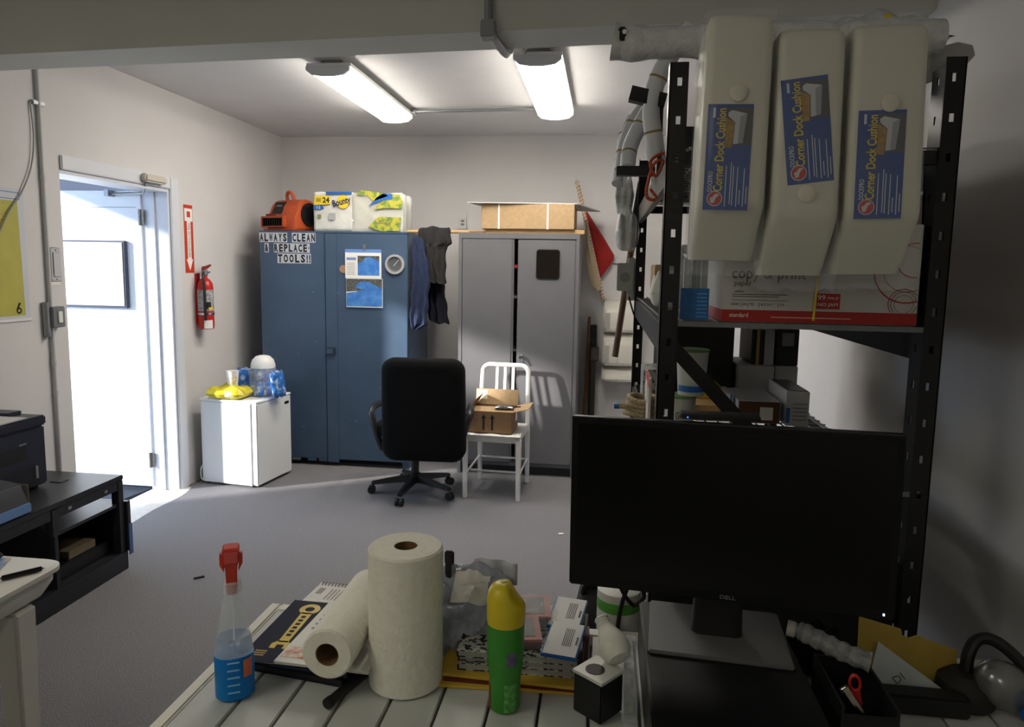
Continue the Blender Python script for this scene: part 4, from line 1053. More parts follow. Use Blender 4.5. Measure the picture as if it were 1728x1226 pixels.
bx('cover', (0.052, 3.11, 1.487), (0.122, 3.14, 1.606), mat('cover_grey', (160, 166, 164), 0.4), eb, bevel=0.003)
disc(0.086, 1.545, 0.022, plane('-y', (0, 3.11, 0)), 0.001).build('round_stain', mat('stain_grey', (132, 138, 138), 0.6), eb)
tb('toggle', [(0.052, 3.125, 1.60), (0.028, 3.12, 1.603)], 0.003, STEEL, eb, n=6)
tb('lead', bez([(0.105, 3.15, 1.485), (0.11, 3.14, 1.45), (0.125, 3.13, 1.40), (0.133, 3.14, 1.38)]), 0.004, BLACK, eb, n=6)

# ---- corner dock cushions with printed labels
CU = mat('cushion_white', (214, 211, 196), 0.45)
LBL = mat('label_blue', (30, 70, 148), 0.4, noise=0.1, scale=20)
LYE = mat('label_yellow', (222, 196, 26), 0.5)
LWH = mat('label_white', (200, 204, 214), 0.5)
def cushion(cx, ztop, w_, lean, lb, sticker, pegz, tail):
    """cushion hanging in its bag; local x across, z down from the top, y depth"""
    o = thing('dock_cushion', lb, 'dock cushion', (cx, 1.50, ztop), 0, group='white corner dock cushions', rot=(0, R(lean), 0))
    L = 0.47
    y0, y1 = -0.03, 0.125
    rings = []
    for z, a, yf in ((0.0, 0.90, y0 + 0.02), (-0.012, 0.97, y0 + 0.004), (-0.03, 1.0, y0), (-0.35, 1.04, y0 - 0.002), (-0.365, 1.05, y0 + 0.004), (-L + 0.02, 1.04, y0 + 0.072), (-L, 1.0, y0 + 0.085)):
        hw = w_ / 2 * a
        ring = []
        for px, py, a0 in ((hw, yf, -90), (hw, y1, 0), (-hw, y1, 90), (-hw, yf, 180)):
            r_ = 0.016
            sx, sy = (1 if px > 0 else -1), (1 if py == y1 else -1)
            for k in range(5):
                t = R(a0 + 22.5 * k)
                ring.append((px - sx * r_ + r_ * math.cos(t), py - sy * r_ + r_ * math.sin(t), z))
        rings.append(ring)
    MB().loft(rings).build('cushion', CU, o, world=False, smooth=True, angle=50)
    MB().lathe([(0.017, 0), (0.017, 0.006), (0.014, 0.008), (0.004, 0.008)], 22, (0, 0, 0), Matrix.Translation((0.0, y0, pegz)) @ FACE['-y']).build('moulded_stud', CU, o, world=False, smooth=True)
    # bag: loose film sleeve, open below
    rr = []
    for z, g in ((0.004, 0.004), (-0.2, 0.006), (-L, 0.008), (-L - tail * 0.6, 0.004), (-L - tail, 0.010)):
        hw = w_ / 2 * 1.03 + g * 0.5
        rr.append([(hw * math.cos(2 * PI * k / 24) * 1.0 if 0 else max(-hw, min(hw, hw * 1.35 * math.cos(2 * PI * k / 24))) + 0.004 * math.sin(k * 3 + z * 40), (y0 + y1) / 2 + max(-1, min(1, 1.35 * math.sin(2 * PI * k / 24))) * ((y1 - y0) / 2 + g) * (0.8 if z < -L - 0.01 else 1), z + 0.006 * math.sin(k * 2.3) * (z < -L - 0.01)) for k in range(24)])
    MB().loft(rr, False).build('plastic_bag', CLEAR, o, world=False, smooth=True)
    # label
    sx, sz, sr, sw, sh = sticker
    Lp = Matrix.Translation((sx, y0 - 0.0025, sz)) @ FACE['-y'] @ Matrix.Rotation(R(sr), 4, 'Z')
    st_ = MB().box((-sw / 2, -sh / 2, -0.001), (sw / 2, sh / 2, 0.0), Lp).build('printed_label', LBL, o, world=False)
    u = sw / 75.0
    def at(px, py): return (px * u - sw / 2, sh / 2 - py * (sh / 176.0))
    def tx(s, px, py, w2_, h2_, mt_):
        x, y = at(px, py)
        text(s, x, y, w2_ * u, h2_ * u, mt_, st_, Lp, world=False, spin=R(90), bold=0.02)
    tx('Corner Dock Cushion', 23, 76, 138, 15.5, LYE)
    tx('DOCKPRO', 10, 128, 34, 8, LWH)
    x, y = at(11, 14)
    MB().box((x - 2 * u, y - 8 * u, 0), (x + 2 * u, y + 8 * u, 0.0005), Lp).build('code_print', LWH, st_, world=False)
    x, y = at(19, 157)
    disc(x, y, 13 * u, Lp, 0.0006).build('logo_ring', LWH, st_, world=False)
    disc(x, y, 11.5 * u, Lp, 0.0012).build('logo_disc', mat('logo_red', (190, 50, 44), 0.5), st_, world=False)
    MB().poly([(x - 6 * u, y - 8 * u, 0.0012), (x - 1 * u, y - 7 * u, 0.0012), (x + 2 * u, y + 1 * u, 0.0012), (x + 8 * u, y + 7 * u, 0.0012), (x + 1 * u, y + 8 * u, 0.0012), (x - 4 * u, y + 2 * u, 0.0012), (x - 8 * u, y + 1 * u, 0.0012)], (0, 0, 0.0005), Lp).build('logo_mark', LWH, st_, world=False)
    q = lambda pts: [(at(a, c)[0], at(a, c)[1], 0.0003) for a, c in pts]
    MB().poly(q([(32, 6), (74, 6), (74, 68), (32, 68)]), (0, 0, 0.0003), Lp).build('picture_ground', mat('label_grey', (76, 74, 78), 0.5), st_, world=False)
    MB().poly(q([(31, 22), (45, 30), (42, 72), (31, 72)]), (0, 0, 0.0006), Lp).build('picture_wood', mat('label_wood', (176, 136, 60), 0.5, noise=0.4, scale=90), st_, world=False)
    MB().poly(q([(34, 14), (40, 10), (65, 16), (60, 64), (44, 66), (46, 30), (34, 20)]), (0, 0, 0.0008), Lp).build('picture_cushion', mat('label_pale', (196, 198, 204), 0.5), st_, world=False)
    MB().poly(q([(54, 20), (65, 16), (60, 64), (52, 65)]), (0, 0, 0.0011), Lp).build('picture_shadow', mat('label_shade', (150, 152, 160), 0.5), st_, world=False)
    b_ = MB()
    for px, t0, t1 in ((36, 102, 170), (44, 96, 166), (48, 102, 168), (55, 104, 170), (60, 142, 166), (66, 106, 170), (71, 136, 165)):
        x, ya = at(px, t0); _, yb2 = at(px, t1)
        b_.box((x - 0.7 * u, yb2, 0), (x + 0.7 * u, ya, 0.0005), Lp)
    b_.build('print_lines', LWH, st_, world=False)
    return o
cushion(0.246, 2.072, 0.124, 0.6, 'leftmost of the three white corner dock cushions on the rack front', (-0.012, -0.272, 0, 0.086, 0.202), -0.150, 0.03)
cushion(0.379, 2.043, 0.122, -0.6, 'middle white corner dock cushion with slanted blue label', (-0.004, -0.193, 6.5, 0.086, 0.198), -0.312, 0.03)
cushion(0.520, 2.048, 0.134, -1.2, 'rightmost of the three white corner dock cushions on the rack front', (-0.012, -0.262, 0, 0.086, 0.202), -0.148, 0.03)

# ---- copy paper carton
pb = thing('copy_paper_carton', 'white and red copy paper carton on the wire shelf under the cushions', 'box', (0.485, 1.86, 1.462))
CPW = mat('carton_white', (196, 194, 190), 0.55)
CR = mat('carton_red', (168, 36, 30), 0.5)
PY = RY0 + 0.012
bx('carton', (0.272, PY, 1.463), (0.703, PY + 0.275, 1.69), CPW, pb, bevel=0.002)
lines([(0.2725, 1.4635, 0.7025, 1.491)], plane('-y', (0, PY, 0))).build('red_band', CR, pb)
MB().box((0.2712, PY + 0.001, 1.4635), (0.272, PY + 0.274, 1.491)).build('red_band', CR, pb)
bx('lid_edge', (0.2705, PY - 0.0012, 1.60), (0.2722, PY + 0.002, 1.69), GREYINK, pb) if 0 else None
PP_ = plane('-y', (0, PY - 0.0004, 0))
PL = plane('-y', (0, PY - 0.0008, 0))
DKG = mat('print_dark_grey', (84, 82, 84), 0.6)
text('copy & print', 0.375, 1.572, 0.165, 0.034, DKG, pb, PP_)
text('paper', 0.318, 1.549, 0.038, 0.012, DKG, pb, PP_)
text('white', 0.310, 1.534, 0.02, 0.006, DKG, pb, PP_)
lines([(0.295, 1.526, 0.42, 1.5275), (0.295, 1.521, 0.40, 1.5225), (0.295, 1.513, 0.42, 1.514), (0.316, 1.497, 0.317, 1.508), (0.331, 1.497, 0.332, 1.508), (0.356, 1.497, 0.357, 1.508), (0.398, 1.497, 0.399, 1.508)], PP_).build('print_lines', DKG, pb)
text('5000', 0.302, 1.504, 0.018, 0.006, DKG, pb, PP_); text('20', 0.324, 1.504, 0.009, 0.006, DKG, pb, PP_); text('92', 0.341, 1.504, 0.009, 0.006, DKG, pb, PP_)
text('8.5"x11"', 0.376, 1.504, 0.03, 0.006, DKG, pb, PP_); text('10', 0.408, 1.504, 0.009, 0.006, DKG, pb, PP_)
lines([(0.482, 1.4965, 0.535, 1.532)], PP_).build('badge', CR, pb)
text('99', 0.494, 1.523, 0.017, 0.011, PAPER, pb, PL); text('.99% JF', 0.518, 1.521, 0.026, 0.007, PAPER, pb, PL); text('NO JAM', 0.508, 1.506, 0.044, 0.010, PAPER, pb, PL)
text('standard', 0.312, 1.479, 0.042, 0.010, PAPER, pb, PL)
lines([(0.385, 1.474, 0.56, 1.4765)], PL).build('print_lines', mat('band_print', (210, 160, 150), 0.6), pb)
def arcs(cx, cz, r_, th_, mt_, nm, a0=0, a1=360):
    b_ = MB(); k = 40; pts = []
    for i in range(k):
        t0, t1 = R(a0 + (a1 - a0) * i / k), R(a0 + (a1 - a0) * (i + 1) / k)
        q = [(cx + rr * math.cos(t), cz + rr * math.sin(t)) for rr, t in ((r_, t0), (r_, t1), (r_ - th_, t1), (r_ - th_, t0))]
        if all(0.55 < p[0] < 0.7 and 1.492 < p[1] < 1.689 for p in q):
            b_.poly([(p[0], p[1], 0) for p in q], (0, 0, 0.0005), PP_)
    if b_.f: b_.build(nm, mt_, pb)
RNG = mat('ring_rust', (156, 70, 60), 0.6)
arcs(0.675, 1.585, 0.072, 0.003, CR, 'ring_print', 100, 300); arcs(0.675, 1.59, 0.052, 0.0015, RNG, 'ring_print'); arcs(0.672, 1.512, 0.034, 0.0015, RNG, 'ring_print'); arcs(0.672, 1.512, 0.028, 0.0012, RNG, 'ring_print'); arcs(0.672, 1.512, 0.021, 0.0012, GREYINK, 'ring_print'); arcs(0.69, 1.61, 0.04, 0.003, CR, 'ring_print')
bar((0.478, PY - 0.003, 1.470), (0.484, PY - 0.003, 1.60), 0.005, 0.0008, 'yellow_strap', YEL, pb)

jg = thing('clear_canister', 'clear plastic canister with bright blue label beside the paper carton', 'canister', (0.215, 1.79, 1.462))
MB().loft([[(x, y, z) for x, y in rrect(0.176, 1.735, 0.262, 1.83, 0.02)] for z in (1.463, 1.62)]).build('canister', CLEARP, jg, smooth=True)
bx('blue_label', (0.180, 1.7325, 1.464), (0.246, 1.7345, 1.538), mat('canister_blue', (36, 112, 184), 0.4, noise=0.25, scale=50), jg)
lines([(0.218, 1.47 + i * 0.009, 0.242, 1.4725 + i * 0.009) for i in range(7)], plane('-y', (0, 1.7322, 0))).build('print_lines', mat('label_sky', (110, 164, 212), 0.5), jg)
bx('lid', (0.178, 1.738, 1.62), (0.26, 1.828, 1.64), WHITE, jg, bevel=0.003)
for i, (x, dx) in enumerate(((0.19, 0.012), (0.21, 0.008), (0.232, 0.014))):
    bx('contents', (x, 1.77, 1.466), (x + dx, 1.79, 1.61), [PAPER, GREYINK, STEEL][i], jg, bevel=0.002)
tag(bx('red_folder', (0.715, 1.75, 1.464), (0.728, 2.2, 1.76), mat('folder_red', (120, 26, 24), 0.5)), 'dark red folder standing at the right end of the shelf', 'folder')
tag(bx('tan_carton', (0.19, 2.80, 1.464), (0.32, 3.05, 1.60), CARD, bevel=0.003), 'tan carton at the far end of the middle wire shelf', 'box')
for i, (ya, yb_) in enumerate(((2.02, 2.40), (2.43, 2.79), (2.82, 3.13))):  # bins added to keep lamp light off the right wall
    o = thing('storage_bin', ['dark storage bin nearest behind the paper carton', 'middle dark storage bin on the wire shelf', 'dark storage bin at the far end of the wire shelf'][i], 'bin', (0.53, (ya + yb_) / 2, 1.463), group='dark bins on the middle wire shelf')
    MB().loft([[(x, y, z) for x, y in rrect(0.345 - e, ya - e, 0.725 + e, yb_ + e, 0.03)] for e, z in ((-0.012, 1.463), (0.0, 1.80))]).build('tub', mat('bin_dark', (44, 44, 46), 0.6), o, smooth=True)
    MB().loft([[(x, y, z) for x, y in rrect(0.342, ya - 0.003, 0.728, yb_ + 0.003, 0.03)] for z in (1.80, 1.815)]).build('lid', BLACK, o, smooth=True)
b = pillow(0.08, 0.1, 0.09, 77, 0.6); bt = tag(b.build('crumpled_paper', PAPER, smooth=True, angle=70), 'crumpled white paper on the middle wire shelf near the left beam', 'paper'); bt.location = (0.185, 2.30, 1.463)

# ---- third shelf contents
Z3 = 1.08
BKW = mat('bucket_white', (196, 196, 190), 0.45)
def bucket(x, y, z, lb):
    o = thing('white_bucket', lb, 'bucket', (x, y, z), group='white buckets on the third shelf')
    MB().lathe([(0.038, 0), (0.046, 0.125), (0.048, 0.13), (0.044, 0.13), (0.036, 0.004)], 24).build('shell', BKW, o, world=False, smooth=True)
    band(z + 0.012, z + 0.03, 0.0400, R(-160), R(-20), BLUEP, 'blue_stripe', o, cen=(x, y, 0))
    MB().lathe([(0.0465, 0.128), (0.0485, 0.129), (0.0485, 0.134), (0.0465, 0.135)], 24).build('rim', mat('rim_green', (104, 140, 90), 0.5), o, world=False)
    text('GPS', -0.002, 0.08, 0.03, 0.02, INK, o, Matrix.Translation((0, -0.045, 0)) @ FACE['-y'], world=False)
    return o
bucket(0.232, 2.12, Z3 + 0.001, 'lower white bucket standing on the third shelf behind the front post')
bucket(0.262, 2.12, Z3 + 0.137, 'white bucket stacked on top of the lower bucket')
sb = thing('snack_carton', 'yellow and red snack carton on the third shelf', 'box', (0.39, 2.65, Z3))
bx('carton', (0.335, 2.56, Z3), (0.43, 2.75, Z3 + 0.085), mat('snack_yellow', (206, 178, 40), 0.5), sb, bevel=0.002)
bx('red_panel', (0.342, 2.5592, Z3 + 0.008), (0.423, 2.5602, Z3 + 0.05), REDP, sb); bx('red_top', (0.342, 2.57, Z3 + 0.085), (0.423, 2.74, Z3 + 0.086), mat('snack_red', (150, 50, 36), 0.5, noise=0.6, scale=60, col2=(60, 40, 30)), sb)
text('KIT', 0.383, Z3 + 0.03, 0.05, 0.026, PAPER, sb, plane('-y', (0, 2.559, 0)))
tag(bx('pine_block', (0.27, 2.42, Z3), (0.40, 2.55, Z3 + 0.05), WOOD, bevel=0.003), 'pale pine block on the third shelf in front of the snack carton', 'block')
def carton(nm, lo, hi, mt_, lb, face=None, extra=None):
    o = thing(nm, lb, 'box', ((lo[0] + hi[0]) / 2, (lo[1] + hi[1]) / 2, lo[2]))
    bx('carton', lo, hi, mt_, o, bevel=0.002)
    if face: bx('front_panel', (lo[0] + 0.002, lo[1] - 0.0008, lo[2] + 0.002), (hi[0] - 0.002, lo[1], hi[2] - 0.002), face, o)
    for (a, c, d, e, m2, n2) in extra or []:
        bx(n2, (lo[0] + a, lo[1] - 0.0016, lo[2] + c), (lo[0] + d, lo[1] - 0.0008, lo[2] + e), m2, o)
    return o
DW2 = mat('carton_dull_white', (188, 188, 190), 0.55)
carton('shipping_carton', (0.452, 2.40, Z3), (0.588, 2.66, Z3 + 0.075), DW2, 'white topped carton with brown front and label on the third shelf', mat('carton_dark_brown', (92, 58, 36), 0.7), [(0.07, 0.012, 0.112, 0.055, PAPER, 'address_label'), (0.04, 0.004, 0.066, 0.028, GREYINK, 'print_block')])
carton('small_carton', (0.40, 2.46, Z3), (0.447, 2.62, Z3 + 0.085), DW2, 'narrow white carton with black and blue print beside the brown fronted carton', None, [(0.0, 0.0, 0.02, 0.045, INK, 'black_print'), (0.036, 0.0, 0.042, 0.085, BLUEP, 'blue_print')])
carton('toner_carton', (0.60, 2.38, Z3), (0.672, 2.64, Z3 + 0.115), DW2, 'white carton with blue corner on the third shelf', None, [(0.0, 0.01, 0.012, 0.06, BLUEP, 'blue_corner')] + [(0.02, 0.02 + i * 0.013, 0.065, 0.023 + i * 0.013, GREYINK, 'print_line') for i in range(5)])
bx('dark_top', (0.604, 2.39, Z3 + 0.115), (0.668, 2.63, Z3 + 0.1165), mat('top_dark', (60, 60, 62), 0.5, noise=0.5, scale=50), [o for o in bpy.data.objects if o.name.startswith('toner_carton')][0])
carton('white_carton', (0.515, 2.76, Z3), (0.645, 3.05, Z3 + 0.145), DW2, 'plain white carton under the black cases on the third shelf')
carton('white_carton', (0.652, 2.78, Z3), (0.735, 3.05, Z3 + 0.145), DW2, 'second plain white carton right of the first on the third shelf')
carton('black_case', (0.655, 2.79, Z3 + 0.146), (0.735, 3.04, Z3 + 0.285), BLACK, 'black case with pale label on top of the white cartons', None, [(0.018, 0.075, 0.062, 0.125, mat('label_dull', (150, 150, 150), 0.6), 'pale_label')])
for i, (x, m2) in enumerate(((0.565, BLACK), (0.583, WOOD), (0.598, BLACK), (0.613, DW2))):
    tag(bx('folder', (x, 2.80, Z3 + 0.146), (x + (0.035 if i == 3 else 0.012), 3.04, Z3 + 0.28), m2), ['black folder leftmost on the white carton', 'thin wooden panel between two black folders on the white carton', 'black folder right of the wooden panel on the white carton', 'thick grey binder on the white carton beside the black case'][i], 'folder')
tag(bx('black_crate', (0.22, 2.80, Z3), (0.50, 3.12, Z3 + 0.30), BLACK, bevel=0.006), 'black crate at the far left of the third shelf', 'crate')  # crate added to make the shelf background dark
tag(bx('printed_carton', (0.150, 2.60, Z3), (0.215, 2.78, Z3 + 0.14), mat('carton_grey_print', (150, 150, 148), 0.6, noise=0.7, scale=45, thresh=(0.42, 0.46)), bevel=0.002), 'grey printed carton by the left side of the third shelf', 'box')
tag(bx('paper_sheaf', (0.148, 2.25, Z3), (0.156, 2.45, Z3 + 0.16), mat('sheaf', (200, 196, 190), 0.6, noise=0.8, scale=9, col2=(170, 50, 40), thresh=(0.38, 0.42))), 'white and red leaflet standing at the left side of the third shelf', 'leaflet')
b = MB()
for k in range(4):
    c = (0.145, 2.44, Z3 + 0.012 + k * 0.017)
    ph = k * 0.7
    b.tube([(c[0] + (0.062 - 0.004 * k) * math.cos(t), c[1] + 0.062 * math.sin(t), c[2] + 0.004 * math.sin(2 * t + ph)) for t in [2 * PI * i / 28 for i in range(29)]], 0.0095, 8)
ro = thing('rope_coil', 'coil of tan rope with blue tipped end on the rack behind the monitor', 'rope', (0.145, 2.44, Z3))
ROPE = mat('rope_tan', (186, 166, 132), 0.85, noise=0.35, scale=120, bump=0.8)
b.build('coil', ROPE, ro, smooth=True)
tb('loose_end', [(0.13, 2.38, Z3 + 0.045), (0.05, 2.40, Z3 + 0.04)], 0.0095, ROPE, ro, n=8)
tb('blue_tip', [(0.062, 2.397, Z3 + 0.041), (0.046, 2.40, Z3 + 0.04)], 0.0103, BLUEP, ro, n=8)

# ------------------------------------------------------------------ desk of white slats
ZD = 0.74
dk = thing('slatted_table', 'white slatted plastic table in the foreground', 'table', (0.09, 1.1, 0))
SLW = mat('slat_white', (186, 188, 186), 0.45, noise=0.05, scale=14)
RIM = mat('rim_white', (218, 216, 206), 0.4)
bx('edge_rail', (-0.80, 0.62, ZD - 0.035), (-0.772, 1.60, ZD), RIM, dk, bevel=0.004)
bx('edge_rail', (0.955, 0.62, ZD - 0.035), (0.985, 1.60, ZD), RIM, dk, bevel=0.004)
bx('edge_rail', (-0.772, 1.565, ZD - 0.035), (0.955, 1.60, ZD), RIM, dk, bevel=0.004)
bx('edge_rail', (-0.772, 0.62, ZD - 0.035), (0.955, 0.65, ZD), RIM, dk, bevel=0.004)
n = 18
sl = None
wS = (0.955 + 0.772) / n
for i in range(n):
    x = -0.772 + i * wS
    if sl is None:
        sl = bx('slat', (x + 0.003, 0.65, ZD - 0.02), (x + wS - 0.003, 1.565, ZD - 0.0015), SLW, dk, bevel=0.002)
    else:
        c = sl.copy(); COL.objects.link(c); c.location.x = i * wS; c.parent = dk
bx('under_panel', (-0.77, 0.65, ZD - 0.034), (0.95, 1.56, ZD - 0.022), mat('under_grey', (96, 96, 96), 0.7), dk)
for x in (-0.77, 0.91):
    for y in (0.66, 1.52): bx('leg', (x, y, 0), (x + 0.045, y + 0.045, ZD - 0.035), RIM, dk, bevel=0.005)

# paper rolls
PT = mat('towel_paper', (230, 228, 217), 0.9, noise=0.05, scale=60, bump=0.35, spec=0.15)
TUB = mat('core_brown', (112, 82, 52), 0.85)
def roll(name, lb, L, r_, rc, loc, rot):
    o = thing(name, lb, 'paper towel', loc, rot=rot)
    prof = [(rc, 0.0), (r_ - 0.004, 0.0), (r_, 0.004), (r_, L - 0.004), (r_ - 0.004, L), (rc, L)]
    b_ = MB()
    nn = 40
    b_.loft([[(q * math.cos(2 * PI * k / nn), q * math.sin(2 * PI * k / nn), z) for k in range(nn)] for q, z in prof + [prof[0]]], False)
    b_.build('towel', PT, o, world=False, smooth=True)
    b2 = MB()
    b2.loft([[(q * math.cos(2 * PI * k / 24), q * math.sin(2 * PI * k / 24), z) for k in range(24)] for q, z in ((rc + 0.0002, 0.001), (rc + 0.0002, L - 0.001), (rc - 0.0018, L - 0.001), (rc - 0.0018, 0.001), (rc + 0.0002, 0.001))], False)
    b2.build('core', TUB, o, world=False, smooth=True)
    return o
roll('paper_towel_roll', 'white paper towel roll standing upright on the table', 0.285, 0.0745, 0.0235, (-0.3775, 1.328, ZD), (0, 0, 0))
roll('paper_towel_roll', 'white paper towel roll lying on the books', 0.28, 0.0505, 0.023, (-0.5035, 1.225, 0.840), (R(-90), 0, R(1)))

# books under the lying roll
NBK = mat('notebook_black', (26, 28, 36), 0.45)
PGS = mat('page_edges', (200, 198, 190), 0.7)
def book(name, lb, c, sx, sy, h_, rz, cover, pages=PGS):
    o = thing(name, lb, 'book', c, R(rz))
    MB().box((-sx / 2 + 0.003, -sy / 2 + 0.003, 0.0012), (sx / 2 - 0.003, sy / 2 - 0.003, h_ - 0.0012)).build('pages', pages, o, world=False)
    b_ = MB()
    b_.box((-sx / 2, -sy / 2, 0), (sx / 2, sy / 2, 0.0012)); b_.box((-sx / 2, -sy / 2, h_ - 0.0012), (sx / 2, sy / 2, h_)); b_.box((-sx / 2, -sy / 2, 0.0012), (-sx / 2 + 0.0015, sy / 2, h_ - 0.0012))
    b_.build('cover', cover, o, world=False)
    return o
book('notebook', 'black notebook at the bottom of the stack under the lying roll', (-0.592, 1.435, ZD), 0.235, 0.28, 0.014, -8, NBK, NBK)
book('notebook', 'black notebook second from the bottom under the lying roll', (-0.588, 1.437, ZD + 0.0142), 0.235, 0.28, 0.014, -6, NBK, mat('pages_navy', (52, 58, 76), 0.6))
sp_ = book('spiral_pad', 'spiral bound pad with white back cover showing behind the navy booklet', (-0.60, 1.50, ZD + 0.0284), 0.20, 0.29, 0.009, -4, PAPER)
for i in range(22):
    x = -0.092 + i * 0.0088
    MB().tube([(x, 0.138 + 0.008 * math.cos(t), 0.005 + 0.008 * math.sin(t)) for t in [2 * PI * k / 10 for k in range(11)]], 0.0011, 5).build('wire_loop', mat('wire_dark', (70, 68, 60), 0.4, metal=0.6), sp_, world=False)
lines([(-0.088, 0.085, -0.073, 0.115)] + [(-0.055 + i * 0.009, 0.06, -0.052 + i * 0.009, 0.115) for i in range(10)], Matrix.Translation((0, 0, 0.0091))).build('print_lines', mat('print_pale', (150, 150, 152), 0.6), sp_, world=False)
NV = mat('booklet_navy', (30, 34, 54), 0.7, spec=0.2)
nb = book('navy_booklet', 'navy booklet with gold wrench emblem on the books', (-0.612, 1.405, ZD + 0.0376), 0.20, 0.262, 0.006, -1, NV)
GOLD = mat('gold_print', (206, 176, 46), 0.4)
gp = Matrix.Translation((-0.042, 0.02, 0.0061)) @ Matrix.Rotation(R(2), 4, 'Z')
MB().poly([(-0.011, -0.075, 0), (0.011, -0.075, 0), (0.013, 0.055, 0), (-0.013, 0.055, 0)], (0, 0, 0.0006), gp).build('wrench_shaft', GOLD, nb, world=False)
MB().poly([(-0.02, -0.10, 0), (-0.008, -0.10, 0), (-0.008, -0.085, 0), (0.008, -0.085, 0), (0.008, -0.10, 0), (0.02, -0.10, 0), (0.021, -0.082, 0), (0.011, -0.07, 0), (-0.011, -0.07, 0), (-0.021, -0.082, 0)], (0, 0, 0.0006), gp).build('wrench_jaw', GOLD, nb, world=False)
disc(0, 0.072, 0.024, gp, 0.0006, 24, 0.011).build('wrench_ring', GOLD, nb, world=False)
lines([(-0.005, -0.05 + i * 0.016, 0.005, -0.041 + i * 0.016) for i in range(6)], gp @ Matrix.Translation((0, 0, 0.0007)), 0.0004).build('wrench_lettering', NV, nb, world=False)
text('CRAFTSMAN', -0.062, -0.095, 0.035, 0.016, mat('gold_dull', (146, 120, 60), 0.5), nb, Matrix.Translation((0, 0, 0.0061)), world=False, spin=R(60)) if 0 else lines([(-0.08, -0.112 + i * 0.008, -0.055, -0.107 + i * 0.008) for i in range(3)], Matrix.Translation((0, 0, 0.0061)) @ Matrix.Rotation(R(0), 4, 'Z')).build('small_print', mat('gold_dull', (150, 122, 60), 0.5), nb, world=False)
mgz = book('magazine', 'white magazine with red and blue print under the lying roll', (-0.528, 1.40, ZD + 0.0437), 0.20, 0.265, 0.005, -3, PAPER)
MB().box((-0.095, -0.115, 0.005), (-0.04, -0.075, 0.0056)).build('red_picture', mat('mag_red', (196, 110, 80), 0.5, noise=0.7, scale=70, col2=(230, 220, 205)), mgz, world=False)
lines([(-0.085, 0.0 + i * 0.02, -0.055, 0.008 + i * 0.02) for i in range(5)], Matrix.Translation((0, 0, 0.005))).build('print_lines', mat('mag_blue', (120, 140, 180), 0.5), mgz, world=False)

wr = thing('flashlight', 'slim black flashlight lying between the two paper rolls', 'flashlight', (-0.47, 1.25, ZD))
tb('barrel', [(-0.497, 1.215, ZD + 0.0105), (-0.458, 1.335, ZD + 0.0105)], 0.0095, BLACK, wr)
tb('tail_cap', [(-0.499, 1.209, ZD + 0.0105), (-0.495, 1.221, ZD + 0.0105)], 0.0105, INK, wr)

# spray bottle
sb2 = thing('spray_bottle', 'clear spray bottle of blue cleaner with red trigger', 'spray bottle', (-0.692, 1.225, ZD), R(27))
def oval(prof, k=28):
    return [[(rx * math.cos(2 * PI * i / k), ry * math.sin(2 * PI * i / k), z) for i in range(k)] for rx, ry, z in prof]
BOT = mat('bottle_clear', (222, 232, 240), 0.06, alpha=0.3)
MB().loft(oval([(0.0355, 0.0265, 0.0886), (0.036, 0.027, 0.09), (0.036, 0.027, 0.095), (0.033, 0.025, 0.115), (0.026, 0.021, 0.15), (0.019, 0.017, 0.19), (0.0155, 0.0155, 0.205), (0.0155, 0.0155, 0.222)])).build('bottle', BOT, sb2, world=False, smooth=True)
MB().loft(oval([(0.031, 0.023, 0.0), (0.0364, 0.0274, 0.006), (0.0364, 0.0274, 0.088), (0.033, 0.0245, 0.0885)])).build('liquid', mat('cleaner_blue', (22, 118, 196), 0.25, spec=0.2), sb2, world=False, smooth=True)
MB().loft(oval([(0.0348, 0.0258, 0.094), (0.0322, 0.0242, 0.116), (0.0305, 0.023, 0.125)]), False).build('back_label', mat('cleaner_pale', (84, 140, 200), 0.3, alpha=0.5), sb2, world=False, smooth=True)
b = MB()
for i in range(5):
    b.box((-0.012, -0.0288, 0.02 + i * 0.015), (0.010, -0.0272, 0.0225 + i * 0.015))
b.build('print_lines', mat('print_sky', (130, 190, 232), 0.5), sb2, world=False)
MB().loft(oval([(0.016, 0.016, 0.212), (0.0175, 0.0175, 0.214), (0.0175, 0.0175, 0.232), (0.014, 0.014, 0.236)])).build('collar', mat('collar_clear', (226, 228, 230), 0.2, alpha=0.35), sb2, world=False, smooth=True)
TRG = mat('trigger_red', (196, 56, 40), 0.4)
MB().loft([[(x * a, y0 + (y1 - y0) * yy, z) for x, yy in ((-1, 0), (1, 0), (1, 1), (-1, 1))] for a, y0, y1, z in ((0.010, -0.013, 0.010, 0.212), (0.010, -0.013, 0.010, 0.25), (0.011, -0.016, 0.012, 0.268), (0.0145, -0.018, 0.018, 0.278), (0.0155, -0.016, 0.022, 0.298), (0.014, -0.012, 0.02, 0.302))]).build('spray_head', TRG, sb2, world=False, bevel=0.002)
for s in (-1, 1):
    MB().poly([(s * 0.0125, -0.015, 0.258), (s * 0.0205, -0.012, 0.272), (s * 0.0205, -0.012, 0.288), (s * 0.0145, -0.015, 0.284)], (0, 0.03, 0)).build('side_wing', TRG, sb2, world=False)
MB().loft([[(x * 0.012, y0 + yy * 0.002, z) for x, yy in ((-1, 0), (1, 0), (1, 1), (-1, 1))] for y0, z in ((-0.0195, 0.277), (-0.0178, 0.297))]).build('nozzle_panel', mat('trigger_pink', (206, 84, 82), 0.4), sb2, world=False)
tb('dip_tube', [(0.0, 0.0, 0.01), (0.002, 0.0, 0.21)], 0.0022, mat('tube_pale', (220, 225, 235), 0.3), sb2, world=False, n=6)
band(ZD + 0.05, ZD + 0.085, 0.0372, R(-40), R(-12), mat('label_orange', (206, 110, 80), 0.5), 'side_label', sb2, cen=(-0.692, 1.2305, 0))

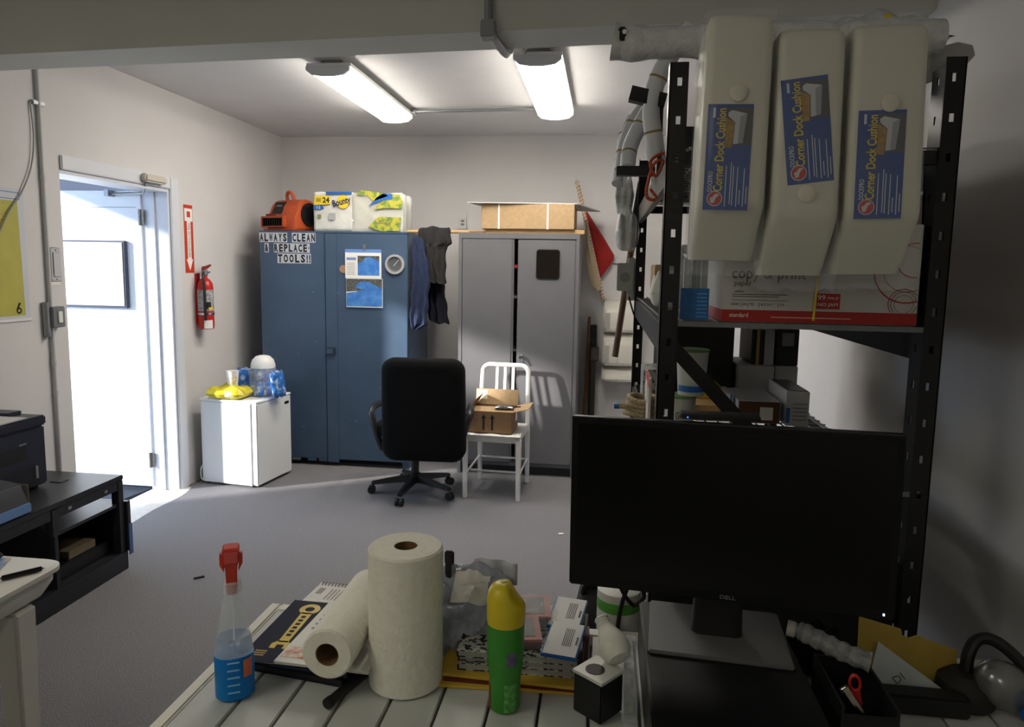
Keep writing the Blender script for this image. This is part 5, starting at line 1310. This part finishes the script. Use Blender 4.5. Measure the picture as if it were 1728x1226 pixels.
# grey mailer bag
mb = thing('mailer_bag', 'crumpled grey plastic mailer parcel with white label', 'parcel', (-0.275, 1.49, ZD))
GM = mat('mailer_grey', (158, 164, 178), 0.3, noise=0.25, scale=30, bump=1.0, detail=5)
from mathutils import noise as MN
PPF = [(-0.066, 0.0), (-0.074, 0.04), (-0.072, 0.095), (-0.045, 0.122), (0.0, 0.148), (0.035, 0.168), (0.052, 0.15), (0.058, 0.08), (0.055, 0.0)]
def mail(u, v, off=0.0):
    t = u * (len(PPF) - 1)
    i = min(int(t), len(PPF) - 2)
    f = t - i
    y, z = PPF[i][0] * (1 - f) + PPF[i + 1][0] * f, PPF[i][1] * (1 - f) + PPF[i + 1][1] * f
    a = v * 2 - 1
    k = (1 - abs(a) ** 5) ** 0.5 if abs(a) < 1 else 0.0
    p = Vector((0.095 * a, y * (0.25 + 0.75 * k), 0.06 + (z - 0.06) * (0.45 + 0.55 * k)))
    q = Vector((p.x, p.y * 1.2, p.z))
    nz = MN.ridged_multi_fractal(q * 17 + Vector((5, 1, 2)), 1.0, 2.1, 4, 1.0, 2.0) - 1.1
    d = Vector((0, p.y, p.z - 0.06)).normalized()
    p = p + d * (nz * 0.016 + off)
    p.z = max(0.0, p.z)
    return p
MB().grid(mail, 56, 44).build('parcel', GM, mb, world=False, smooth=True, angle=40)
MB().grid(lambda u, v: mail(0.36 + 0.22 * u, 0.30 + 0.42 * v, 0.003), 14, 14).build('white_label', mat('label_creamy', (214, 210, 202), 0.6), mb, world=False, smooth=True)
MB().grid(lambda u, v: Vector((0.0 + 0.10 * u, 0.04 + 0.005 * math.sin(u * 12), 0.13 + 0.05 * v + 0.004 * math.sin(u * 5))), 12, 3).build('seal_flap', mat('mailer_pale', (186, 188, 196), 0.35, alpha=0.85), mb, world=False, smooth=True, solid=0.001)
bc2 = thing('binder_clip', 'black clip rising behind the upright paper roll', 'clip', (-0.325, 1.50, ZD + 0.15))
bx('clip_body', (-0.336, 1.50, ZD + 0.10), (-0.322, 1.505, ZD + 0.185), BLACK, bc2, bevel=0.002)
bx('clip_head', (-0.337, 1.497, ZD + 0.175), (-0.316, 1.508, ZD + 0.207), INK, bc2, bevel=0.003)

# air freshener can
af = thing('air_freshener_can', 'green spray can with yellow cap', 'spray can', (-0.166, 1.272, ZD))
GC = mat('can_green', (58, 138, 44), 0.3, noise=0.12, scale=30)
YC = mat('cap_yellow', (206, 186, 34), 0.35)
MB().lathe([(0.028, 0.0), (0.030, 0.004), (0.030, 0.06), (0.0345, 0.10), (0.0355, 0.12), (0.0355, 0.176)], 32).build('can', GC, af, world=False, smooth=True)
rg = []
for r_, z in ((0.0358, 0.172), (0.0366, 0.177), (0.0366, 0.205)):
    rg.append([(r_ * math.cos(2 * PI * k / 40), r_ * math.sin(2 * PI * k / 40), z) for k in range(40)])
for t in (10, 22, 36, 50, 64, 78, 87):
    rr_ = 0.0366 * max(0.02, math.cos(R(t))) ** 0.6
    ring = []
    for k in range(40):
        x, y = rr_ * math.cos(2 * PI * k / 40) - 0.004 * math.sin(R(t)), rr_ * math.sin(2 * PI * k / 40)
        s_ = min(1, max(0, (x - 0.0) / 0.026)); s_ = s_ * s_ * (3 - 2 * s_)
        ring.append((x, y, 0.205 + (0.045 - 0.026 * s_) * math.sin(R(t))))
    rg.append(ring)
MB().loft(rg).build('cap', YC, af, world=False, smooth=True, angle=60)
MB().lathe([(0.005, 0), (0.005, 0.003)], 10, (-0.006, 0, 0.2485)).build('nozzle', mat('nozzle_olive', (150, 134, 40), 0.5), af, world=False)
band(ZD + 0.10, ZD + 0.125, 0.0357, R(-78), R(-45), mat('print_purple', (110, 100, 140), 0.5, noise=0.4, scale=90), 'flower_print', af, cen=(-0.166, 1.272, 0))
band(ZD + 0.005, ZD + 0.06, 0.0302, R(-85), R(-40), mat('can_print', (110, 170, 100), 0.5, noise=0.6, scale=120, col2=(58, 138, 44)), 'small_print', af, cen=(-0.166, 1.272, 0))
band(ZD + 0.0, ZD + 0.05, 0.0303, R(-175), R(-150), REDP, 'red_print', af, cen=(-0.166, 1.272, 0))

# composition books, folders and ink packs
YF_ = mat('folder_yellow', (206, 168, 60), 0.6)
tag(slab((-0.165, 1.455, ZD), 0.30, 0.27, 0.006, 3).build('yellow_folder', YF_), 'yellow folder at the bottom of the composition book stack', 'folder')
tag(slab((-0.155, 1.455, ZD + 0.0062), 0.29, 0.26, 0.005, 0).build('red_folder', mat('folder_maroon', (96, 30, 30), 0.6)), 'dark red folder on the yellow folder', 'folder')
tag(slab((-0.17, 1.46, ZD + 0.0114), 0.28, 0.26, 0.006, -2).build('yellow_folder', YF_), 'yellow folder above the dark red folder', 'folder')
MARB = mat('marbled_cover', (196, 196, 190), 0.5, noise=1, scale=95, col2=(26, 26, 28), thresh=(0.47, 0.5), detail=5)
for i, (x, y, rz, lb) in enumerate(((-0.150, 1.465, 1, 'lowest black and white marbled composition book'), (-0.145, 1.468, -2, 'middle black and white marbled composition book'), (-0.150, 1.462, 0.5, 'topmost black and white marbled composition book'))):
    o = book('composition_book', lb, (x, y, ZD + 0.0178 + i * 0.0145), 0.255, 0.225, 0.0142, rz, MARB, mat('comp_pages', (176, 174, 168), 0.7, noise=0.3, scale=200, stretch=(1, 1, 20)))
    o['group'] = 'marbled composition books'
    MB().box((0.118, -0.1125, -0.0002), (0.1278, 0.1125, 0.0143)).build('spine_tape', INK, o, world=False)
ZS = ZD + 0.0178 + 0.0435
for i, (x, y, rz, lb) in enumerate(((-0.060, 1.385, -9, 'nearer white and blue ink box on the composition books'), (-0.058, 1.50, -9, 'farther white and blue ink box on the composition books'))):
    o = thing('ink_box', lb, 'box', (x, y, ZS), rot=(R(9), 0, R(rz)), group='white and blue ink boxes')
    MB().box((-0.036, -0.052, 0.0165), (0.036, 0.054, 0.024)).build('carton', BLUEP, o, world=False, bevel=0.001)
    MB().box((-0.033, -0.049, 0.024), (0.0335, 0.0535, 0.0248)).build('white_panel', mat('panel_white', (214, 214, 214), 0.5), o, world=False)
    lines([(0.0 + k * 0.004, -0.02, 0.0015 + k * 0.004, 0.035) for k in range(5)] + [(0.026, -0.012, 0.03, 0.012)], Matrix.Translation((0, 0, 0.0249))).build('print_lines', DKG, o, world=False)
for i, (x, y, rz, lb) in enumerate(((-0.148, 1.405, 12, 'nearer red and black cartridge in clear film on the composition books'), (-0.135, 1.505, 8, 'farther red and black cartridge in clear film on the composition books'))):
    o = thing('ink_cartridge', lb, 'cartridge', (x, y, ZS), rot=(R(8), 0, R(rz)), group='red and black cartridges')
    MB().box((-0.038, -0.042, 0.008), (0.036, 0.042, 0.032)).build('cartridge', mat('cartridge_dark', (66, 34, 34), 0.4), o, world=False, bevel=0.003)
    MB().box((-0.039, -0.043, 0.026), (0.037, 0.043, 0.033)).build('red_band', mat('cartridge_red', (150, 62, 56), 0.4), o, world=False, bevel=0.002)
    MB().box((-0.026, -0.030, 0.033), (0.024, 0.030, 0.0336)).build('dark_panel', mat('cartridge_black', (50, 40, 40), 0.4), o, world=False)
    pillow(0.105, 0.11, 0.05, 90 + i, 0.3).build('clear_bag', CLEAR, o, world=False, smooth=True)

# black holder with white top, bulb, clear box
hb = thing('cube_speaker', 'black cube with white top plate and round hole', 'device', (0.012, 1.285, ZD), R(-38))
MB().box((-0.034, -0.034, 0.0), (0.034, 0.034, 0.078)).build('body', BLACK, hb, world=False, bevel=0.003)
MB().box((-0.036, -0.036, 0.078), (0.036, 0.036, 0.084)).build('top_plate', mat('plate_offwhite', (196, 196, 190), 0.4), hb, world=False, bevel=0.001)
MB().lathe([(0.0185, 0), (0.0185, 0.0012)], 24, (-0.004, -0.006, 0.0838)).build('round_hole', INK, hb, world=False)
lb_ = thing('light_bulb', 'white frosted light bulb lying behind the black cube', 'light bulb', (0.040, 1.318, ZD + 0.114), rot=(R(-58), 0, R(30)))
MB().lathe([(0.006, -0.03), (0.022, -0.026), (0.030, -0.012), (0.030, 0.004), (0.023, 0.024), (0.0145, 0.042), (0.013, 0.062), (0.006, 0.065)], 26).build('bulb', mat('bulb_white', (214, 214, 206), 0.35), lb_, world=False, smooth=True)
for z in (0.045, 0.052, 0.059): MB().lathe([(0.0138, z - 0.002), (0.015, z), (0.0138, z + 0.002)], 20).build('screw_thread', BKW, lb_, world=False)
bs = thing('clear_box', 'clear plastic case standing left of the monitor base', 'case', (0.072, 1.33, ZD))
bx('case', (0.056, 1.255, ZD), (0.086, 1.375, ZD + 0.11), CLEARP, bs, bevel=0.002)
bx('insert', (0.062, 1.28, ZD + 0.002), (0.079, 1.36, ZD + 0.085), mat('insert_pale', (170, 172, 164), 0.5, noise=0.4, scale=60), bs)

# ------------------------------------------------------------------ riser, monitor
rs = thing('monitor_riser', 'black box raising the monitor above the table', 'riser', (0.24, 1.30, ZD))
bx('box', (0.098, 1.06, ZD), (0.386, 1.525, 0.852), mat('riser_black', (20, 20, 22), 0.35), rs, bevel=0.004)
bx('front_groove', (0.10, 1.0588, ZD + 0.07), (0.384, 1.0602, ZD + 0.073), INK, rs)
mo = thing('computer_monitor', 'large black flat monitor seen with its screen off', 'monitor', (0.245, 1.40, 0.852), R(-4.5))
MB().loft([[(x, y, z) for x, y in ((-0.133, -0.105), (0.133, -0.105), (0.133, 0.108), (-0.133, 0.108))] for z in (0.0, 0.008)]).build('base', mat('base_silver', (108, 108, 110), 0.45, metal=0.3), mo, world=False, bevel=0.003)
MB().loft([[(x * a, y * a + 0.0, z) for x, y in rrect(-0.05, -0.022, 0.05, 0.03, 0.02)] for a, z in ((1, 0.008), (0.95, 0.06), (0.9, 0.30))]).build('neck', BLACK, mo, world=False, smooth=True)
PM = Matrix.Translation((0.001, -0.07, 0.275)) @ Matrix.Rotation(R(-2.4), 4, 'Z') @ Matrix.Rotation(R(-1.0), 4, 'X') @ Matrix.Rotation(R(-0.6), 4, 'Y')
HWm, HHm = 0.296, 0.170
pn = MB().box((-HWm, 0.0, -HHm), (HWm, 0.022, HHm), PM).build('panel', mat('monitor_black', (8, 8, 9), 0.4, spec=0.3), mo, world=False, bevel=0.003)
MB().box((-HWm + 0.02, 0.022, -HHm + 0.03), (HWm - 0.02, 0.05, HHm - 0.03), PM).build('rear_shell', BLACK, mo, world=False, bevel=0.01)
MB().box((-HWm + 0.013, -0.0006, -HHm + 0.019), (HWm - 0.013, 0.0, HHm - 0.013), PM).build('screen', mat('screen_black', (9, 9, 10), 0.22, spec=0.3), pn, world=False)
MB().box((-HWm, -0.0012, HHm - 0.0025), (HWm, 0.004, HHm + 0.0005), PM).build('top_edge', mat('edge_gloss', (40, 40, 42), 0.15), pn, world=False)
text('DELL', 0.008, -HHm + 0.009, 0.028, 0.007, mat('logo_silver', (130, 130, 132), 0.3), pn, PM @ Matrix.Translation((0, -0.0008, 0)) @ FACE['-y'], world=False)
MB().box((HWm - 0.020, -0.0012, -HHm + 0.008), (HWm - 0.017, 0.0, -HHm + 0.012), PM).build('power_light', mat('led_white', (210, 225, 255), 0.4, emit=3.0), pn, world=False)
wb = thing('web_camera', 'black camera bar with tiny blue light on top of the monitor', 'camera', (0.22, 1.38, 1.30))
MB().loft([[(x, y, z) for y, z in ((1.352, 1.3005), (1.352, 1.308), (1.362, 1.312), (1.385, 1.312), (1.39, 1.3005))] for x in (0.15, 0.16, 0.275, 0.298)]).build('bar', BLACK, wb, bevel=0.003)
bx('blue_light', (0.162, 1.351, 1.3035), (0.165, 1.352, 1.3055), mat('led_blue', (60, 120, 255), 0.4, emit=2.0), wb)
tag(tb('monitor_cable', bez([(0.10, 1.45, 1.0), (0.07, 1.52, 0.96), (0.055, 1.60, 0.86), (0.09, 1.63, 0.79), (0.115, 1.62, 0.82), (0.09, 1.615, 0.86), (0.065, 1.62, 0.80), (0.055, 1.62, 0.70), (0.06, 1.63, 0.5)]), 0.005, BLACK, n=8), 'black cable looping down left of the monitor base', 'cable')
wtb = thing('banded_tube', 'white cardboard tube with green and blue bands behind the table', 'tube', (0.065, 1.665, 0))
MB().lathe([(0.05, 0), (0.052, 0.003), (0.052, 0.81), (0.046, 0.812)], 28, (0.058, 1.672, 0)).build('tube', BKW, wtb, smooth=True)
MB().lathe([(0.0522, 0.765), (0.0526, 0.766), (0.0526, 0.79), (0.0522, 0.791)], 28, (0.058, 1.672, 0)).build('green_band', mat('band_green', (78, 148, 54), 0.5), wtb, smooth=True)
MB().lathe([(0.0522, 0.652), (0.0526, 0.653), (0.0526, 0.665), (0.0522, 0.666)], 28, (0.058, 1.672, 0)).build('blue_band', BLUEP, wtb, smooth=True)
text('GPS', 0.038, 0.705, 0.022, 0.02, DKG, wtb, plane('-y', (0, 1.6225, 0)))
bp2 = thing('black_backpack', 'black bag standing on the floor behind the table', 'bag', (-0.02, 1.80, 0))
MB().loft([[(x, y, z) for x, y in rrect(-0.06 + e, 1.74 + e, 0.06 - e, 1.94 - e, 0.04)] for e, z in ((0.01, 0), (0, 0.03), (0, 0.62), (0.02, 0.72), (0.045, 0.75))]).build('bag', mat('bag_dark', (44, 44, 47), 0.8, noise=0.2, scale=60), bp2, smooth=True)
tb('strap', bez([(-0.03, 1.80, 0.73), (-0.02, 1.76, 0.77), (0.02, 1.76, 0.77), (0.03, 1.80, 0.73)]), 0.008, BLACKF, bp2, n=6)

# ------------------------------------------------------------------ clutter right of the monitor
ho = thing('tool_holder', 'black open tool holder right of the monitor', 'holder', (0.47, 1.29, ZD))
b = MB()
for lo, hi in (((0.425, 1.20, ZD), (0.43, 1.37, 0.845)), ((0.515, 1.20, ZD), (0.52, 1.37, 0.845)), ((0.43, 1.20, ZD), (0.515, 1.205, 0.83)), ((0.43, 1.365, ZD), (0.515, 1.37, 0.845)), ((0.43, 1.205, ZD), (0.515, 1.365, ZD + 0.006))):
    b.box(lo, hi)
b.build('tray', BLACK, ho)
bx('divider', (0.43, 1.285, ZD + 0.006), (0.515, 1.288, 0.82), BLACK, ho)
bw = thing('bubble_tube', 'grey tube of rolled bubble wrap resting on the tool holder', 'tube', (0.44, 1.37, 0.85))
cpts = bez([(0.385, 1.385, 0.884), (0.405, 1.38, 0.882), (0.44, 1.365, 0.872), (0.475, 1.345, 0.864), (0.515, 1.33, 0.858)], 6)
MB().tube(cpts, [0.0135 if i < 5 else 0.0185 + 0.002 * math.sin(i * 1.9) for i in range(len(cpts))], 14).build('wrap', mat('wrap_grey', (142, 142, 144), 0.5, noise=0.4, scale=60, bump=0.6), bw, smooth=True)
tb('cap', [(0.378, 1.388, 0.8845), (0.392, 1.383, 0.8835)], 0.0155, mat('cap_pale', (170, 168, 160), 0.5), bw, n=14)
sr = thing('scissors', 'red handled scissors standing in the tool holder', 'scissors', (0.485, 1.26, ZD + 0.006))
SM = Matrix.Translation((0.487, 1.255, ZD + 0.01)) @ Matrix.Rotation(R(-14), 4, 'Y') @ Matrix.Rotation(R(6), 4, 'X')
MB().loft([[SM @ Vector((0.009 * c * math.cos(t), 0.003 * math.sin(q_), 0.118 + 0.016 * c * math.sin(t))) for c, q_ in ((1.25, 0), (1, PI / 2), (0.7, PI), (1, -PI / 2))] for t in [2 * PI * k / 18 for k in range(19)]], False).build('handle', mat('scissor_red', (188, 44, 40), 0.4), sr, smooth=True)
MB().box((-0.006, -0.003, 0.075), (0.006, 0.003, 0.105), SM).build('shank', MATS['scissor_red'], sr)
MB().poly([(-0.005, -0.001, 0.08), (0.005, -0.001, 0.08), (0.002, -0.001, 0.0), (-0.002, -0.001, 0.0)], (0, 0.002, 0), SM).build('blade', mat('tool_bronze', (120, 104, 88), 0.35, metal=0.8), sr)
pl = thing('pliers', 'shiny silver pliers leaning in the tool holder', 'pliers', (0.445, 1.24, ZD + 0.006))
MB().tube(bez([(0.437, 1.235, 0.86), (0.442, 1.233, 0.852), (0.452, 1.23, 0.838), (0.468, 1.226, 0.815), (0.48, 1.222, 0.78), (0.484, 1.22, 0.75)]), [0.006] + [0.0085] * 34 + [0.007] * 6, 10).build('handle', mat('pliers_silver', (176, 168, 156), 0.22, metal=1), pl, smooth=True)
en = thing('manila_envelope', 'yellow manila envelope standing behind the folded paper', 'envelope', (0.63, 1.45, ZD))
EP = Matrix.Translation((0.0, 1.462, 0.0)) @ Matrix.Rotation(R(0), 4, 'X') @ FACE['-y']
MB().poly([(0.540, 0.742, 0), (0.733, 0.742, 0), (0.728, 0.828, 0), (0.650, 0.853, 0), (0.636, 0.846, 0), (0.622, 0.851, 0), (0.619, 0.864, 0), (0.537, 0.884, 0)], (0, 0, 0.003), EP).build('envelope', mat('manila_gold', (186, 158, 70), 0.6, noise=0.1, scale=25), en)
bx('support_block', (0.56, 1.463, ZD), (0.72, 1.50, ZD + 0.05), mat('block_dark', (40, 38, 36), 0.6), en)
fp = thing('folded_paper', 'white folded paper leaning on the manila envelope', 'paper', (0.60, 1.42, ZD))
QP = Matrix.Translation((0, 1.405, 0)) @ FACE['-y']
MB().poly([(0.545, 0.795, 0), (0.556, 0.862, 0), (0.69, 0.768, 0), (0.69, 0.742, 0), (0.60, 0.742, 0)], (0, 0, 0.002), QP).build('sheet', mat('paper_bluish', (176, 182, 186), 0.6), fp)
text('DI', 0.598, 0.790, 0.02, 0.016, DKG, fp, Matrix.Translation((0, 1.4028, 0)) @ FACE['-y'], spin=R(40))
MB().poly([(0.505, 0.80, 0), (0.522, 0.835, 0), (0.538, 0.815, 0), (0.532, 0.79, 0)], (0, 0, 0.002), Matrix.Translation((0, 1.382, 0)) @ FACE['-y']).build('torn_scrap', PAPER, fp)
bx('black_tray', (0.505, 1.375, ZD), (0.70, 1.40, ZD + 0.045), BLACK, fp) if 0 else tag(bx('black_tray', (0.53, 1.36, ZD), (0.715, 1.40, ZD + 0.04), BLACK, bevel=0.004), 'low black tray in front of the folded paper', 'tray')
hp = thing('headset', 'black and silver headset with blue ring at the right edge', 'headset', (0.77, 1.40, ZD))
tb('headband', bez([(0.735, 1.43, 0.76), (0.74, 1.44, 0.83), (0.765, 1.45, 0.862), (0.80, 1.44, 0.856), (0.835, 1.41, 0.82), (0.85, 1.38, 0.76)]), 0.012, BLACK, hp, n=10)
HM = Matrix.Translation((0.785, 1.40, 0.80)) @ Matrix.Rotation(R(115), 4, 'Z') @ Matrix.Rotation(R(62), 4, 'Y')
MB().lathe([(0.042, -0.035), (0.046, -0.02), (0.044, 0.0), (0.034, 0.03), (0.015, 0.046), (0.004, 0.048)], 26, (0, 0, 0), Matrix.Translation((0.792, 1.385, 0.795)) @ Matrix.Rotation(R(-60), 4, 'Z') @ Matrix.Rotation(R(-70), 4, 'Y') if 0 else Matrix.Translation((0.782, 1.40, 0.80)) @ Matrix.Rotation(R(-50), 4, 'Y') @ Matrix.Rotation(R(20), 4, 'X')).build('ear_shell', mat('shell_silver', (140, 140, 140), 0.25, metal=0.6), hp, smooth=True)
MB().lathe([(0.03, 0), (0.036, 0.004), (0.036, 0.03), (0.03, 0.034)], 22, (0, 0, 0), Matrix.Translation((0.845, 1.35, 0.765)) @ Matrix.Rotation(R(-50), 4, 'Y')).build('blue_ring', BLUEP, hp, smooth=True)
MB().lathe([(0.05, 0), (0.055, 0.01), (0.05, 0.045), (0.03, 0.06)], 24, (0.735, 1.43, ZD)).build('dark_cup', mat('cup_dark', (40, 38, 36), 0.6), hp, smooth=True)
tag(pillow(0.12, 0.10, 0.09, 55, 0.4).build('black_pouch', BLACKF, smooth=True, angle=70), 'black pouch behind the bubble wrap tube', 'pouch').location = (0.47, 1.50, ZD)
tag(slab((-0.211, 4.104, 0.001), 0.03, 0.02, 0.004, 20).build('paper_scrap', PAPER), 'tiny white paper scrap on the carpet left of the monitor', 'scrap')
tag(slab((-1.98, 3.195, 0.001), 0.05, 0.012, 0.008, 40).build('dark_scrap', BLACK), 'tiny dark scrap on the carpet behind the spray bottle', 'scrap')
